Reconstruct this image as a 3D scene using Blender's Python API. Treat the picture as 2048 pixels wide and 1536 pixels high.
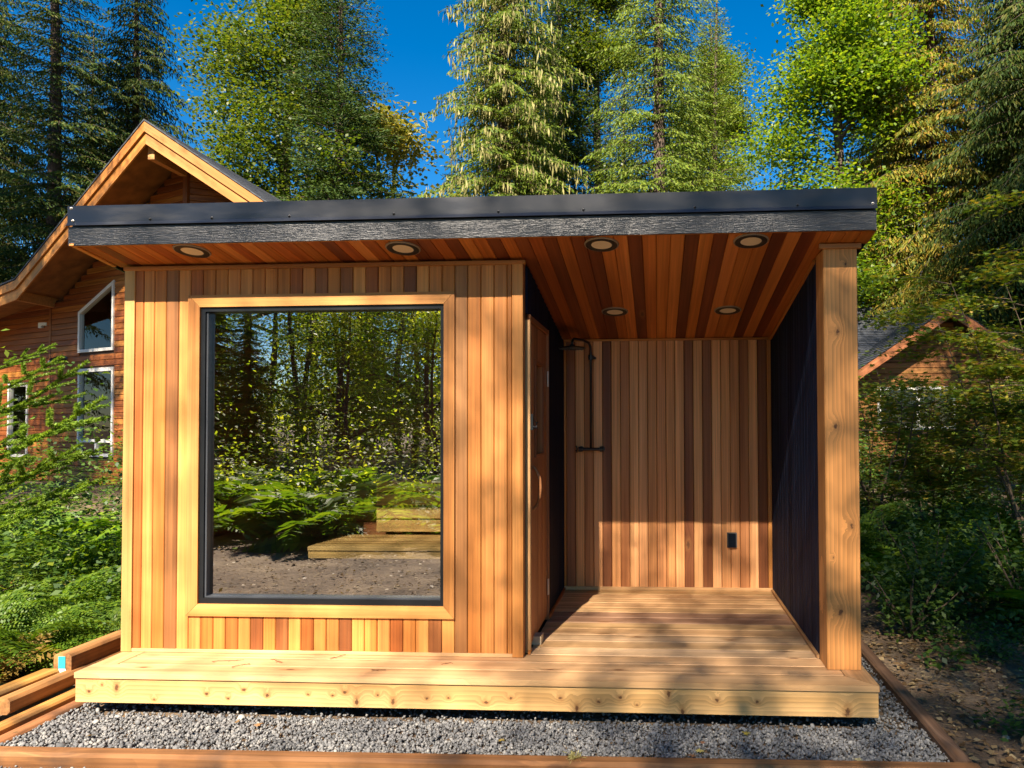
import bpy, math, random
import numpy as np
from mathutils import Matrix, Vector

for o in list(bpy.data.objects):
    bpy.data.objects.remove(o)
S = bpy.context.scene
COL = S.collection
RNG = np.random.default_rng(7)
random.seed(7)

# ------------------------------------------------------------------ camera
cam_d = bpy.data.cameras.new("camera")
cam = bpy.data.objects.new("camera", cam_d)
COL.objects.link(cam)
cam_d.sensor_width = 36.0
cam_d.lens = 1420.0 / 2048 * 36
cam_d.shift_x = -0.1001
cam_d.shift_y = 0.0246
cam_d.clip_start = 0.05
cam_d.clip_end = 600
cf = Vector((-0.05861545, 0.99804437, 0.02171763))
cr = Vector((0.99826665, 0.05871592, -0.00401726))
cu = Vector((0.00528457, -0.02144452, 0.99975607))
M = Matrix(((cr.x, cu.x, -cf.x, 0), (cr.y, cu.y, -cf.y, -3.8807),
            (cr.z, cu.z, -cf.z, 1.3917), (0, 0, 0, 1)))
cam.matrix_world = M
S.camera = cam

# ------------------------------------------------------------------ sky and sun
SUN_TO = Vector((-0.17, -1.0, 0.908)).normalized()
ELEV = math.asin(SUN_TO.z)
world = bpy.data.worlds.new("World")
S.world = world
world.use_nodes = True
wn = world.node_tree.nodes
wl = world.node_tree.links
wn.clear()
sky = wn.new("ShaderNodeTexSky")
sky.sky_type = 'NISHITA'
sky.sun_disc = False
sky.sun_elevation = ELEV
sky.sun_rotation = math.atan2(SUN_TO.x, SUN_TO.y)
sky.altitude = 600
sky.air_density = 1.0
sky.dust_density = 0.1
sky.ozone_density = 2.6
hs = wn.new("ShaderNodeHueSaturation")
hs.inputs["Saturation"].default_value = 1.45
hs.inputs["Value"].default_value = 1.0
bg = wn.new("ShaderNodeBackground")
bg.inputs[1].default_value = 0.052
wo = wn.new("ShaderNodeOutputWorld")
wl.new(sky.outputs[0], hs.inputs["Color"])
wl.new(hs.outputs[0], bg.inputs[0])
wl.new(bg.outputs[0], wo.inputs[0])

sun_d = bpy.data.lights.new("sun", 'SUN')
sun_d.energy = 5.0
sun_d.angle = math.radians(0.55)
sun_d.color = (1.0, 0.87, 0.71)
sun = bpy.data.objects.new("sun", sun_d)
COL.objects.link(sun)
sun.rotation_euler = (-SUN_TO).to_track_quat('-Z', 'Y').to_euler()

S.view_settings.view_transform = 'Standard'
S.view_settings.look = 'None'
S.view_settings.exposure = 1.85
S.view_settings.gamma = 1.0
S.render.engine = 'CYCLES'
S.cycles.use_denoising = True
S.cycles.max_bounces = 7
S.cycles.diffuse_bounces = 4
S.cycles.glossy_bounces = 3
S.cycles.transmission_bounces = 4
S.cycles.transparent_max_bounces = 12
S.cycles.caustics_reflective = False
S.cycles.caustics_refractive = False
S.cycles.sample_clamp_indirect = 6.0

# ------------------------------------------------------------------ helpers
WM = {}


def world_of(o):
    return WM.get(o, Matrix.Identity(4))


def put(o, parent=None, m=None):
    m = Matrix.Identity(4) if m is None else m
    WM[o] = m
    COL.objects.link(o)
    if parent is not None:
        o.parent = parent
        o.matrix_local = world_of(parent).inverted() @ m
    else:
        o.matrix_world = m
    return o


def tag(o, label=None, cat=None, group=None, kind=None):
    if label: o["label"] = label
    if cat: o["category"] = cat
    if group: o["group"] = group
    if kind: o["kind"] = kind
    return o


def thing(name, label, cat, loc=(0, 0, 0), rotz=0.0, group=None, scale=1.0):
    o = bpy.data.objects.new(name, None)
    o.empty_display_size = 0.2
    m = Matrix.Translation(Vector(loc)) @ Matrix.Rotation(rotz, 4, 'Z') @ Matrix.Diagonal((scale, scale, scale, 1))
    put(o, None, m)
    return tag(o, label, cat, group)


def mesh(name, V, F, mat=None, smooth=False):
    me = bpy.data.meshes.new(name)
    V = np.asarray(V, dtype=np.float32)
    if isinstance(F, np.ndarray):
        n, k = F.shape
        me.vertices.add(len(V))
        me.vertices.foreach_set("co", V.ravel())
        me.loops.add(n * k)
        me.loops.foreach_set("vertex_index", F.astype(np.int32).ravel())
        me.polygons.add(n)
        me.polygons.foreach_set("loop_start", np.arange(0, n * k, k, dtype=np.int32))
        me.polygons.foreach_set("loop_total", np.full(n, k, dtype=np.int32))
        me.update(calc_edges=True)
    else:
        me.from_pydata([tuple(v) for v in V.tolist()], [], F)
        me.update()
    if smooth:
        me.polygons.foreach_set("use_smooth", np.ones(len(me.polygons), dtype=bool))
    if mat:
        me.materials.append(mat)
    return me


def part(name, me, parent=None, m=None, color=None):
    o = bpy.data.objects.new(name, me)
    if color is not None:
        o.color = (*color, 1.0)
    return put(o, parent, m)


class MB:
    """collects boxes, prisms and tubes into one mesh"""
    def __init__(self):
        self.V = []
        self.F = []

    def add(self, V, F):
        b = len(self.V)
        self.V += [tuple(v) for v in V]
        self.F += [tuple(i + b for i in f) for f in F]
        return self

    def box(self, x0, x1, y0, y1, z0, z1):
        return self.add([(x0, y0, z0), (x1, y0, z0), (x1, y1, z0), (x0, y1, z0),
                         (x0, y0, z1), (x1, y0, z1), (x1, y1, z1), (x0, y1, z1)],
                        [(0, 3, 2, 1), (4, 5, 6, 7), (0, 1, 5, 4), (1, 2, 6, 5), (2, 3, 7, 6), (3, 0, 4, 7)])

    def prism(self, poly, d):
        n = len(poly)
        d = Vector(d)
        a = [Vector(p) for p in poly]
        V = a + [p + d for p in a]
        F = [tuple(range(n))[::-1], tuple(range(n, 2 * n))]
        F += [(i, (i + 1) % n, n + (i + 1) % n, n + i) for i in range(n)]
        return self.add(V, F)

    def tube(self, pts, rad, n=8, cap=True):
        pts = [Vector(p) for p in pts]
        if not hasattr(rad, '__len__'):
            rad = [rad] * len(pts)
        V = []
        up = Vector((0.31, 0.17, 0.93))
        for i, p in enumerate(pts):
            t = (pts[min(i + 1, len(pts) - 1)] - pts[max(i - 1, 0)]).normalized()
            a = t.cross(up)
            if a.length < 1e-3:
                a = t.cross(Vector((1, 0, 0)))
            a.normalize()
            b = t.cross(a)
            for k in range(n):
                q = 2 * math.pi * k / n
                V.append(p + (a * math.cos(q) + b * math.sin(q)) * rad[i])
        F = []
        for i in range(len(pts) - 1):
            for k in range(n):
                F.append((i * n + k, i * n + (k + 1) % n, (i + 1) * n + (k + 1) % n, (i + 1) * n + k))
        if cap:
            F.append(tuple(range(n))[::-1])
            F.append(tuple((len(pts) - 1) * n + k for k in range(n)))
        return self.add(V, F)

    def lathe(self, prof, n=24, m=None):
        V = []
        for r, z in prof:
            for k in range(n):
                a = 2 * math.pi * k / n
                v = Vector((r * math.cos(a), r * math.sin(a), z))
                V.append(m @ v if m else v)
        F = []
        for i in range(len(prof) - 1):
            for k in range(n):
                F.append((i * n + k, i * n + (k + 1) % n, (i + 1) * n + (k + 1) % n, (i + 1) * n + k))
        return self.add(V, F)

    def build(self, name, mat, parent=None, m=None, color=None, smooth=False):
        me = mesh(name, self.V, self.F, mat, smooth)
        return part(name, me, parent, m, color)


_plank = {}


def plank_mesh(L, W, T, c, mat, full=False, ends=0.0):
    key = (round(L, 3), round(W, 4), round(T, 4), round(c, 4), mat.name, full, ends)
    if key in _plank:
        return _plank[key]
    h = W / 2
    if full:
        prof = [(-h + c, -T), (h - c, -T), (h, -T + c), (h, -c), (h - c, 0), (-h + c, 0), (-h, -c), (-h, -T + c)]
    else:
        prof = [(-h, -T), (h, -T), (h, -c), (h - c, 0), (-h + c, 0), (-h, -c)]
    n = len(prof)
    V = [(0, y, z) for y, z in prof] + [(L, y, z) for y, z in prof]
    F = [tuple(range(n))[::-1], tuple(range(n, 2 * n))]
    F += [(i, (i + 1) % n, n + (i + 1) % n, n + i) for i in range(n)]
    me = mesh("plank", V, F, mat)
    _plank[key] = me
    return me


def frame_m(o, x, y):
    x = Vector(x).normalized()
    y = Vector(y)
    y = (y - x * y.dot(x)).normalized()
    z = x.cross(y)
    o = Vector(o)
    return Matrix(((x.x, y.x, z.x, o.x), (x.y, y.y, z.y, o.y), (x.z, y.z, z.z, o.z), (0, 0, 0, 1)))


def plank(name, parent, o, ld, wd, L, W, T, mat, color, c=0.003, full=False):
    """board whose outer face passes through o; runs along ld, width along wd, outward = ld x wd"""
    return part(name, plank_mesh(L, W, T, c, mat, full), parent, frame_m(o, ld, wd), color)


# ------------------------------------------------------------------ materials
def new_mat(name):
    m = bpy.data.materials.new(name)
    m.use_nodes = True
    nt = m.node_tree
    nt.nodes.clear()
    out = nt.nodes.new("ShaderNodeOutputMaterial")
    return m, nt, nt.nodes, nt.links, out


def simple(name, col, rough=0.6, metal=0.0, spec=0.5, noise=0.0, nscale=20, bump=0.0, bscale=60, coat=0.0):
    m, nt, N, L, out = new_mat(name)
    p = N.new("ShaderNodeBsdfPrincipled")
    p.inputs["Base Color"].default_value = (*col, 1)
    p.inputs["Roughness"].default_value = rough
    p.inputs["Metallic"].default_value = metal
    p.inputs["Specular IOR Level"].default_value = spec
    p.inputs["Coat Weight"].default_value = coat
    tc = N.new("ShaderNodeTexCoord")
    if noise:
        t = N.new("ShaderNodeTexNoise")
        t.inputs["Scale"].default_value = nscale
        t.inputs["Detail"].default_value = 6
        L.new(tc.outputs["Object"], t.inputs["Vector"])
        r = N.new("ShaderNodeMapRange")
        r.inputs[1].default_value = 0.3
        r.inputs[2].default_value = 0.7
        r.inputs[3].default_value = 1 - noise
        r.inputs[4].default_value = 1 + noise
        L.new(t.outputs["Fac"], r.inputs[0])
        mx = N.new("ShaderNodeVectorMath")
        mx.operation = 'SCALE'
        mx.inputs[0].default_value = col
        L.new(r.outputs[0], mx.inputs["Scale"])
        L.new(mx.outputs[0], p.inputs["Base Color"])
    if bump:
        t2 = N.new("ShaderNodeTexNoise")
        t2.inputs["Scale"].default_value = bscale
        t2.inputs["Detail"].default_value = 5
        L.new(tc.outputs["Object"], t2.inputs["Vector"])
        b = N.new("ShaderNodeBump")
        b.inputs["Strength"].default_value = bump
        b.inputs["Distance"].default_value = 0.01
        L.new(t2.outputs["Fac"], b.inputs["Height"])
        L.new(b.outputs[0], p.inputs["Normal"])
    L.new(p.outputs[0], out.inputs[0])
    return m


def math_node(N, op, a=None, b=None):
    n = N.new("ShaderNodeMath")
    n.operation = op
    if a is not None and not hasattr(a, 'links'): n.inputs[0].default_value = a
    if b is not None and not hasattr(b, 'links'): n.inputs[1].default_value = b
    return n


def wood(name, fine=(1.0, 55.0), broad=(0.3, 11.0), contrast=0.30, rough=0.55, knots=0.0, knot_scale=(1.6, 5.0),
         rings=0.0, ring_scale=18.0, bump=0.15, spec=0.35, stain=0.0, knot_seed=0.0, knot_size=0.085, knot_points=None):
    """board grain along local X; base tint from the object colour"""
    m, nt, N, L, out = new_mat(name)
    tc = N.new("ShaderNodeTexCoord")
    oi = N.new("ShaderNodeObjectInfo")
    off = N.new("ShaderNodeVectorMath")
    off.operation = 'MULTIPLY_ADD'
    rv = N.new("ShaderNodeCombineXYZ")
    for i in range(3):
        L.new(oi.outputs["Random"], rv.inputs[i])
    L.new(rv.outputs[0], off.inputs[0])
    off.inputs[1].default_value = (53.0, 17.0, 9.0)
    L.new(tc.outputs["Object"], off.inputs[2])
    src = off.outputs[0]
    kd = None
    if knots > 0:
        km = N.new("ShaderNodeMapping")
        km.inputs["Scale"].default_value = (knot_scale[0], knot_scale[1], knot_scale[1] * 0.7)
        km.inputs["Location"].default_value = (knot_seed, knot_seed * 0.37, 0)
        L.new(src, km.inputs["Vector"])
        vo = N.new("ShaderNodeTexVoronoi")
        vo.inputs["Scale"].default_value = 1.0
        L.new(km.outputs[0], vo.inputs["Vector"])
        kd = vo.outputs["Distance"]
        if knot_points:
            kd = None
            for kx, ky, kr in knot_points:
                big = 1.55 if kr > 1.75 else 1.0      # knots where the board has them
                sb = N.new("ShaderNodeVectorMath")
                sb.operation = 'SUBTRACT'
                L.new(tc.outputs["Object"], sb.inputs[0])
                sb.inputs[1].default_value = (kx, ky, 0)
                ml = N.new("ShaderNodeVectorMath")
                ml.operation = 'MULTIPLY'
                L.new(sb.outputs[0], ml.inputs[0])
                ml.inputs[1].default_value = (knot_scale[0] / kr * big, knot_scale[1] / kr / big, 0)
                le = N.new("ShaderNodeVectorMath")
                le.operation = 'LENGTH'
                L.new(ml.outputs[0], le.inputs[0])
                if kd is None:
                    kd = le.outputs["Value"]
                else:
                    mn = math_node(N, 'MINIMUM')
                    L.new(kd, mn.inputs[0])
                    L.new(le.outputs["Value"], mn.inputs[1])
                    kd = mn.outputs[0]
            wob = N.new("ShaderNodeTexNoise")
            wob.inputs["Scale"].default_value = 60
            L.new(tc.outputs["Object"], wob.inputs["Vector"])
            wa = math_node(N, 'MULTIPLY_ADD', None, 0.12)
            wa.inputs[2].default_value = -0.055
            L.new(wob.outputs["Fac"], wa.inputs[0])
            ws = math_node(N, 'ADD')
            L.new(kd, ws.inputs[0])
            L.new(wa.outputs[0], ws.inputs[1])
            kd = ws.outputs[0]
        # bend the grain round the knot
        mr = N.new("ShaderNodeMapRange")
        mr.interpolation_type = 'SMOOTHERSTEP'
        mr.inputs[1].default_value = 0.0
        mr.inputs[2].default_value = 0.42
        mr.inputs[3].default_value = 0.035
        mr.inputs[4].default_value = 0.0
        L.new(kd, mr.inputs[0])
        cb = N.new("ShaderNodeCombineXYZ")
        L.new(mr.outputs[0], cb.inputs[1])
        ad = N.new("ShaderNodeVectorMath")
        ad.operation = 'ADD'
        L.new(src, ad.inputs[0])
        L.new(cb.outputs[0], ad.inputs[1])
        src = ad.outputs[0]

    def noise(sc, detail, rough_=0.55):
        mp = N.new("ShaderNodeMapping")
        mp.inputs["Scale"].default_value = (sc[0], sc[1], sc[1])
        L.new(src, mp.inputs["Vector"])
        t = N.new("ShaderNodeTexNoise")
        t.inputs["Scale"].default_value = 1.0
        t.inputs["Detail"].default_value = detail
        t.inputs["Roughness"].default_value = rough_
        L.new(mp.outputs[0], t.inputs["Vector"])
        return t.outputs["Fac"]
    a = noise(fine, 3)
    b = noise(broad, 2)
    # brightness factor
    ma = N.new("ShaderNodeMapRange")
    ma.inputs[1].default_value = 0.25
    ma.inputs[2].default_value = 0.75
    ma.inputs[3].default_value = 1 - contrast
    ma.inputs[4].default_value = 1 + contrast * 0.8
    L.new(a, ma.inputs[0])
    mb = N.new("ShaderNodeMapRange")
    mb.inputs[1].default_value = 0.25
    mb.inputs[2].default_value = 0.75
    mb.inputs[3].default_value = 1 - contrast
    mb.inputs[4].default_value = 1 + contrast * 0.8
    L.new(b, mb.inputs[0])
    mul = math_node(N, 'MULTIPLY')
    L.new(ma.outputs[0], mul.inputs[0])
    L.new(mb.outputs[0], mul.inputs[1])
    fac = mul.outputs[0]
    hgt = a
    if rings > 0:
        mp = N.new("ShaderNodeMapping")
        mp.inputs["Scale"].default_value = (0.22, 1.0, 0.6)
        L.new(src, mp.inputs["Vector"])
        wv = N.new("ShaderNodeTexWave")
        wv.wave_type = 'BANDS'
        wv.bands_direction = 'Y'
        wv.wave_profile = 'SAW'
        wv.inputs["Scale"].default_value = ring_scale
        wv.inputs["Distortion"].default_value = 5.0
        wv.inputs["Detail"].default_value = 1.5
        wv.inputs["Detail Scale"].default_value = 0.35
        L.new(mp.outputs[0], wv.inputs["Vector"])
        mw = N.new("ShaderNodeMapRange")
        mw.inputs[1].default_value = 0.0
        mw.inputs[2].default_value = 1.0
        mw.inputs[3].default_value = 1.0 + rings * 0.3
        mw.inputs[4].default_value = 1.0 - rings
        L.new(wv.outputs["Fac"], mw.inputs[0])
        m2 = math_node(N, 'MULTIPLY')
        L.new(fac, m2.inputs[0])
        L.new(mw.outputs[0], m2.inputs[1])
        fac = m2.outputs[0]
    sc = N.new("ShaderNodeVectorMath")
    sc.operation = 'SCALE'
    L.new(oi.outputs["Color"], sc.inputs[0])
    L.new(fac, sc.inputs["Scale"])
    colr = sc.outputs[0]
    # dark grain is redder: power on the colour
    g = N.new("ShaderNodeGamma")
    mg = N.new("ShaderNodeMapRange")
    mg.inputs[1].default_value = 0.3
    mg.inputs[2].default_value = 0.75
    mg.inputs[3].default_value = 1.16
    mg.inputs[4].default_value = 0.94
    L.new(b, mg.inputs[0])
    L.new(colr, g.inputs[0])
    L.new(mg.outputs[0], g.inputs[1])
    colr = g.outputs[0]
    if knots > 0:
        kk = N.new("ShaderNodeMapRange")
        kk.interpolation_type = 'SMOOTHSTEP'
        kk.inputs[1].default_value = knot_size * 0.45
        kk.inputs[2].default_value = knot_size
        kk.inputs[3].default_value = knots
        kk.inputs[4].default_value = 0.0
        L.new(kd, kk.inputs[0])
        mx = N.new("ShaderNodeMix")
        mx.data_type = 'RGBA'
        L.new(kk.outputs[0], mx.inputs["Factor"])
        L.new(colr, mx.inputs["A"])
        mx.inputs["B"].default_value = (0.10, 0.038, 0.014, 1)
        halo = N.new("ShaderNodeMapRange")
        halo.interpolation_type = 'SMOOTHSTEP'
        halo.inputs[1].default_value = knot_size
        halo.inputs[2].default_value = knot_size * 2.2
        halo.inputs[3].default_value = knots * 0.5
        halo.inputs[4].default_value = 0.0
        L.new(kd, halo.inputs[0])
        mx2 = N.new("ShaderNodeMix")
        mx2.data_type = 'RGBA'
        L.new(halo.outputs[0], mx2.inputs["Factor"])
        L.new(colr, mx2.inputs["A"])
        mx2.inputs["B"].default_value = (0.30, 0.13, 0.04, 1)
        L.new(mx2.outputs["Result"], mx.inputs["A"])
        colr = mx.outputs["Result"]
    if stain > 0:
        st = N.new("ShaderNodeTexNoise")
        st.inputs["Scale"].default_value = 2.6
        st.inputs["Detail"].default_value = 5
        L.new(tc.outputs["Object"], st.inputs["Vector"])
        sr = N.new("ShaderNodeMapRange")
        sr.inputs[1].default_value = 0.52
        sr.inputs[2].default_value = 0.68
        sr.inputs[3].default_value = 0.0
        sr.inputs[4].default_value = stain
        L.new(st.outputs["Fac"], sr.inputs[0])
        mx3 = N.new("ShaderNodeMix")
        mx3.data_type = 'RGBA'
        L.new(sr.outputs[0], mx3.inputs["Factor"])
        L.new(colr, mx3.inputs["A"])
        mx3.inputs["B"].default_value = (0.035, 0.022, 0.015, 1)
        colr = mx3.outputs["Result"]
    p = N.new("ShaderNodeBsdfPrincipled")
    p.inputs["Roughness"].default_value = rough
    p.inputs["Specular IOR Level"].default_value = spec
    L.new(colr, p.inputs["Base Color"])
    if bump:
        bp = N.new("ShaderNodeBump")
        bp.inputs["Strength"].default_value = bump
        bp.inputs["Distance"].default_value = 0.004
        L.new(hgt, bp.inputs["Height"])
        L.new(bp.outputs[0], p.inputs["Normal"])
    L.new(p.outputs[0], out.inputs[0])
    return m


def leafy(name, cols, trans=0.38, gloss=0.06, objvar=0.25, rough=0.45):
    """thin leaf: diffuse + translucent, tint varied leaf by leaf"""
    m, nt, N, L, out = new_mat(name)
    ge = N.new("ShaderNodeNewGeometry")
    oi = N.new("ShaderNodeObjectInfo")
    cr_ = N.new("ShaderNodeValToRGB")
    cr_.color_ramp.interpolation = 'LINEAR'
    el = cr_.color_ramp.elements
    while len(el) < len(cols):
        el.new(0.5)
    for i, c in enumerate(cols):
        el[i].position = i / (len(cols) - 1)
        el[i].color = (*c, 1)
    L.new(ge.outputs["Random Per Island"], cr_.inputs[0])
    mr = N.new("ShaderNodeMapRange")
    mr.inputs[3].default_value = 1 - objvar
    mr.inputs[4].default_value = 1 + objvar
    L.new(oi.outputs["Random"], mr.inputs[0])
    sc = N.new("ShaderNodeVectorMath")
    sc.operation = 'SCALE'
    L.new(cr_.outputs[0], sc.inputs[0])
    L.new(mr.outputs[0], sc.inputs["Scale"])
    d = N.new("ShaderNodeBsdfDiffuse")
    t = N.new("ShaderNodeBsdfTranslucent")
    L.new(sc.outputs[0], d.inputs[0])
    tw = N.new("ShaderNodeVectorMath")
    tw.operation = 'MULTIPLY'
    tw.inputs[1].default_value = (1.35, 1.25, 0.5)
    L.new(sc.outputs[0], tw.inputs[0])
    L.new(tw.outputs[0], t.inputs[0])
    mx = N.new("ShaderNodeMixShader")
    mx.inputs[0].default_value = trans
    L.new(d.outputs[0], mx.inputs[1])
    L.new(t.outputs[0], mx.inputs[2])
    gl = N.new("ShaderNodeBsdfGlossy")
    gl.inputs["Roughness"].default_value = rough
    gl.inputs[0].default_value = (1, 1, 1, 1)
    m2 = N.new("ShaderNodeMixShader")
    m2.inputs[0].default_value = gloss
    L.new(mx.outputs[0], m2.inputs[1])
    L.new(gl.outputs[0], m2.inputs[2])
    L.new(m2.outputs[0], out.inputs[0])
    return m


def glass(name, refl=0.16, tint=(1, 1, 1), bump=0.0):
    """pane: fresnel mirror over clear see-through"""
    m, nt, N, L, out = new_mat(name)
    fr = N.new("ShaderNodeFresnel")
    ge = N.new("ShaderNodeNewGeometry")      # same air-to-glass fresnel from either side of the thin pane
    io = N.new("ShaderNodeMapRange")
    io.inputs[3].default_value = 1.5
    io.inputs[4].default_value = 1 / 1.5
    L.new(ge.outputs["Backfacing"], io.inputs[0])
    L.new(io.outputs[0], fr.inputs[0])
    ad = N.new("ShaderNodeMath")
    ad.operation = 'ADD'
    ad.use_clamp = True
    ad.inputs[1].default_value = refl
    L.new(fr.outputs[0], ad.inputs[0])
    tr = N.new("ShaderNodeBsdfTransparent")
    tr.inputs[0].default_value = (*tint, 1)
    gl = N.new("ShaderNodeBsdfGlossy")
    gl.inputs["Roughness"].default_value = 0.004
    if bump:
        tc = N.new("ShaderNodeTexCoord")
        mp = N.new("ShaderNodeMapping")
        mp.inputs["Scale"].default_value = (1.0, 1.0, 2.2)
        L.new(tc.outputs["Object"], mp.inputs[0])
        t = N.new("ShaderNodeTexNoise")
        t.inputs["Scale"].default_value = 3.5
        L.new(mp.outputs[0], t.inputs["Vector"])
        b = N.new("ShaderNodeBump")
        b.inputs["Strength"].default_value = bump
        b.inputs["Distance"].default_value = 0.02
        L.new(t.outputs["Fac"], b.inputs["Height"])
        L.new(b.outputs[0], gl.inputs["Normal"])
    mx = N.new("ShaderNodeMixShader")
    L.new(ad.outputs[0], mx.inputs[0])
    L.new(tr.outputs[0], mx.inputs[1])
    L.new(gl.outputs[0], mx.inputs[2])
    L.new(mx.outputs[0], out.inputs[0])
    return m


MAT = {}
MAT['cedar'] = wood("cedar", fine=(1.0, 75), broad=(0.45, 9), contrast=0.27)
MAT['cedar_knot'] = wood("cedar_knot", fine=(1.0, 60), broad=(0.25, 10), contrast=0.2, knots=0.9, knot_scale=(0.45, 2.0), knot_size=0.03)
MAT['cedar_one_knot'] = wood("cedar_one_knot", fine=(1.0, 75), broad=(0.45, 9), contrast=0.27, knots=0.9, knot_scale=(2.1, 4.4), knot_size=0.085, knot_points=[(0.36, 0.010, 1.0)])
MAT['deck'] = wood("deck_cedar", fine=(1.3, 60), broad=(0.5, 12), contrast=0.20, knots=0.9, knot_scale=(2.4, 7.0), knot_size=0.085,
                   rough=0.6, rings=0.10, ring_scale=14)
MAT['fascia'] = wood("fascia_cedar", fine=(1.2, 45), broad=(0.35, 9), contrast=0.16, knots=0.92, knot_scale=(8.5, 10.5), knot_size=0.085,
                     rings=0.22, ring_scale=13, rough=0.6, knot_points=[(0.157, 0.0305, 1), (0.243, 0.0215, 2.4), (0.08, -0.0065, 1.4), (0.465, -0.0445, 1), (0.772, -0.0085, 1.3), (0.897, -0.0315, 1.2), (0.989, 0.0175, 1.5), (1.122, -0.0105, 1.4), (1.358, -0.0005, 0.8), (1.498, -0.0035, 1), (1.569, 0.0165, 1.3), (1.634, -0.0345, 2.1), (1.841, -0.0305, 2.1), (1.753, 0.0035, 1), (2.032, -0.0105, 1), (2.152, -0.0055, 1), (2.361, -0.0265, 1.5), (2.5, 0.0005, 1.2), (2.773, 0.0055, 1.5), (2.863, -0.0515, 1.9), (2.981, -0.0115, 1.2), (3.098, 0.0145, 1.5), (3.19, -0.0235, 0.8), (3.36, 0.0385, 2.1), (3.435, -0.0545, 1.9), (3.621, 0.0105, 1.5), (3.836, 0.0045, 1.3), (4.31, -0.0395, 2.6)])
MAT['post'] = wood("post_fir", fine=(1.2, 50), broad=(0.3, 8), contrast=0.16, knots=0.95, knot_scale=(3.4, 5.2), knot_size=0.075,
                   rings=0.27, ring_scale=13, rough=0.6, knot_points=[(1.915, 0.019, 0.9), (1.373, 0.033, 0.9), (0.809, -0.047, 0.95), (0.324, 0.019, 1.15), (2.30, -0.03, 0.6), (0.63, 0.055, 0.35)])
MAT['timber'] = wood("timber_brown", fine=(1.6, 60), broad=(0.6, 12), contrast=0.32, rough=0.75, rings=0.1, bump=0.5, stain=0.75, knots=0.7, knot_scale=(1.6, 6), knot_size=0.08)
MAT['siding'] = wood("siding_stained", fine=(0.8, 40), broad=(0.5, 9), contrast=0.34, rough=0.55, knots=0.85, knot_scale=(1.2, 5), knot_size=0.09)
MAT['barge'] = wood("barge_board", fine=(0.8, 40), broad=(0.3, 7), contrast=0.16, rough=0.6)
MAT['black_wood'] = wood("black_stained_wood", fine=(1.0, 90), broad=(0.4, 20), contrast=0.5, rough=0.7, spec=0.08, bump=0.4)
MAT['flash'] = None
MAT['frame_black'] = simple("frame_black", (0.009, 0.010, 0.012), 0.4, spec=0.3)
MAT['black_metal'] = simple("black_metal", (0.008, 0.008, 0.010), 0.4, spec=0.5)
MAT['steel'] = simple("steel", (0.62, 0.55, 0.47), 0.35, metal=0.7)
MAT['white_vinyl'] = simple("white_vinyl", (0.66, 0.64, 0.58), 0.5)
MAT['lens'] = simple("lamp_lens", (0.90, 0.80, 0.66), 0.45, spec=0.4)
MAT['backing'] = simple("backing_dark", (0.05, 0.025, 0.012), 0.9)
MAT['interior'] = simple("interior_dark", (0.10, 0.06, 0.035), 0.9)
MAT['shingle'] = simple("shingle", (0.060, 0.066, 0.078), 0.9, noise=0.35, nscale=9, bump=0.4, bscale=60)
MAT['bark'] = simple("bark", (0.085, 0.06, 0.045), 0.95, noise=0.45, nscale=7, bump=0.8, bscale=16)
MAT['bark_moss'] = simple("bark_moss", (0.10, 0.085, 0.03), 0.95, noise=0.5, nscale=3, bump=0.8, bscale=14)
MAT['twig'] = simple("twig", (0.10, 0.07, 0.045), 0.9, noise=0.3)
MAT['block'] = wood("block_wood", fine=(3, 60), contrast=0.12)
MAT['tagc'] = simple("tag_teal", (0.02, 0.42, 0.42), 0.45)
MAT['tagw'] = simple("tag_white", (0.75, 0.78, 0.80), 0.45)
MAT['hose'] = simple("hose_green", (0.01, 0.09, 0.07), 0.4, spec=0.5)
MAT['glass'] = glass("pane_glass", 0.48, (0.92, 0.95, 0.93), 0.010)
MAT['glass_house'] = glass("pane_house", 0.0, (0.8, 0.85, 0.85))
MAT['glass_door'] = glass("pane_door", 0.05, (0.9, 0.8, 0.6))


def mk_flash():
    m, nt, N, L, out = new_mat("black_flashing")
    p = N.new("ShaderNodeBsdfPrincipled")
    p.inputs["Base Color"].default_value = (0.020, 0.023, 0.030, 1)
    p.inputs["Specular IOR Level"].default_value = 0.45
    tc = N.new("ShaderNodeTexCoord")
    mp = N.new("ShaderNodeMapping")
    mp.inputs["Scale"].default_value = (1.2, 5, 5)
    L.new(tc.outputs["Object"], mp.inputs[0])
    t = N.new("ShaderNodeTexNoise")
    t.inputs["Scale"].default_value = 2.2
    t.inputs["Detail"].default_value = 6
    L.new(mp.outputs[0], t.inputs["Vector"])
    r = N.new("ShaderNodeMapRange")
    r.inputs[1].default_value = 0.35
    r.inputs[2].default_value = 0.75
    r.inputs[3].default_value = 0.28
    r.inputs[4].default_value = 0.52
    L.new(t.outputs["Fac"], r.inputs[0])
    L.new(r.outputs[0], p.inputs["Roughness"])
    # dusty smears
    r2 = N.new("ShaderNodeMapRange")
    r2.inputs[1].default_value = 0.55
    r2.inputs[2].default_value = 0.80
    r2.inputs[3].default_value = 0.0
    r2.inputs[4].default_value = 0.55
    L.new(t.outputs["Fac"], r2.inputs[0])
    mx = N.new("ShaderNodeMix")
    mx.data_type = 'RGBA'
    L.new(r2.outputs[0], mx.inputs["Factor"])
    mx.inputs["A"].default_value = (0.006, 0.009, 0.017, 1)
    mx.inputs["B"].default_value = (0.035, 0.036, 0.040, 1)
    L.new(mx.outputs["Result"], p.inputs["Base Color"])
    L.new(p.outputs[0], out.inputs[0])
    return m


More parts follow.
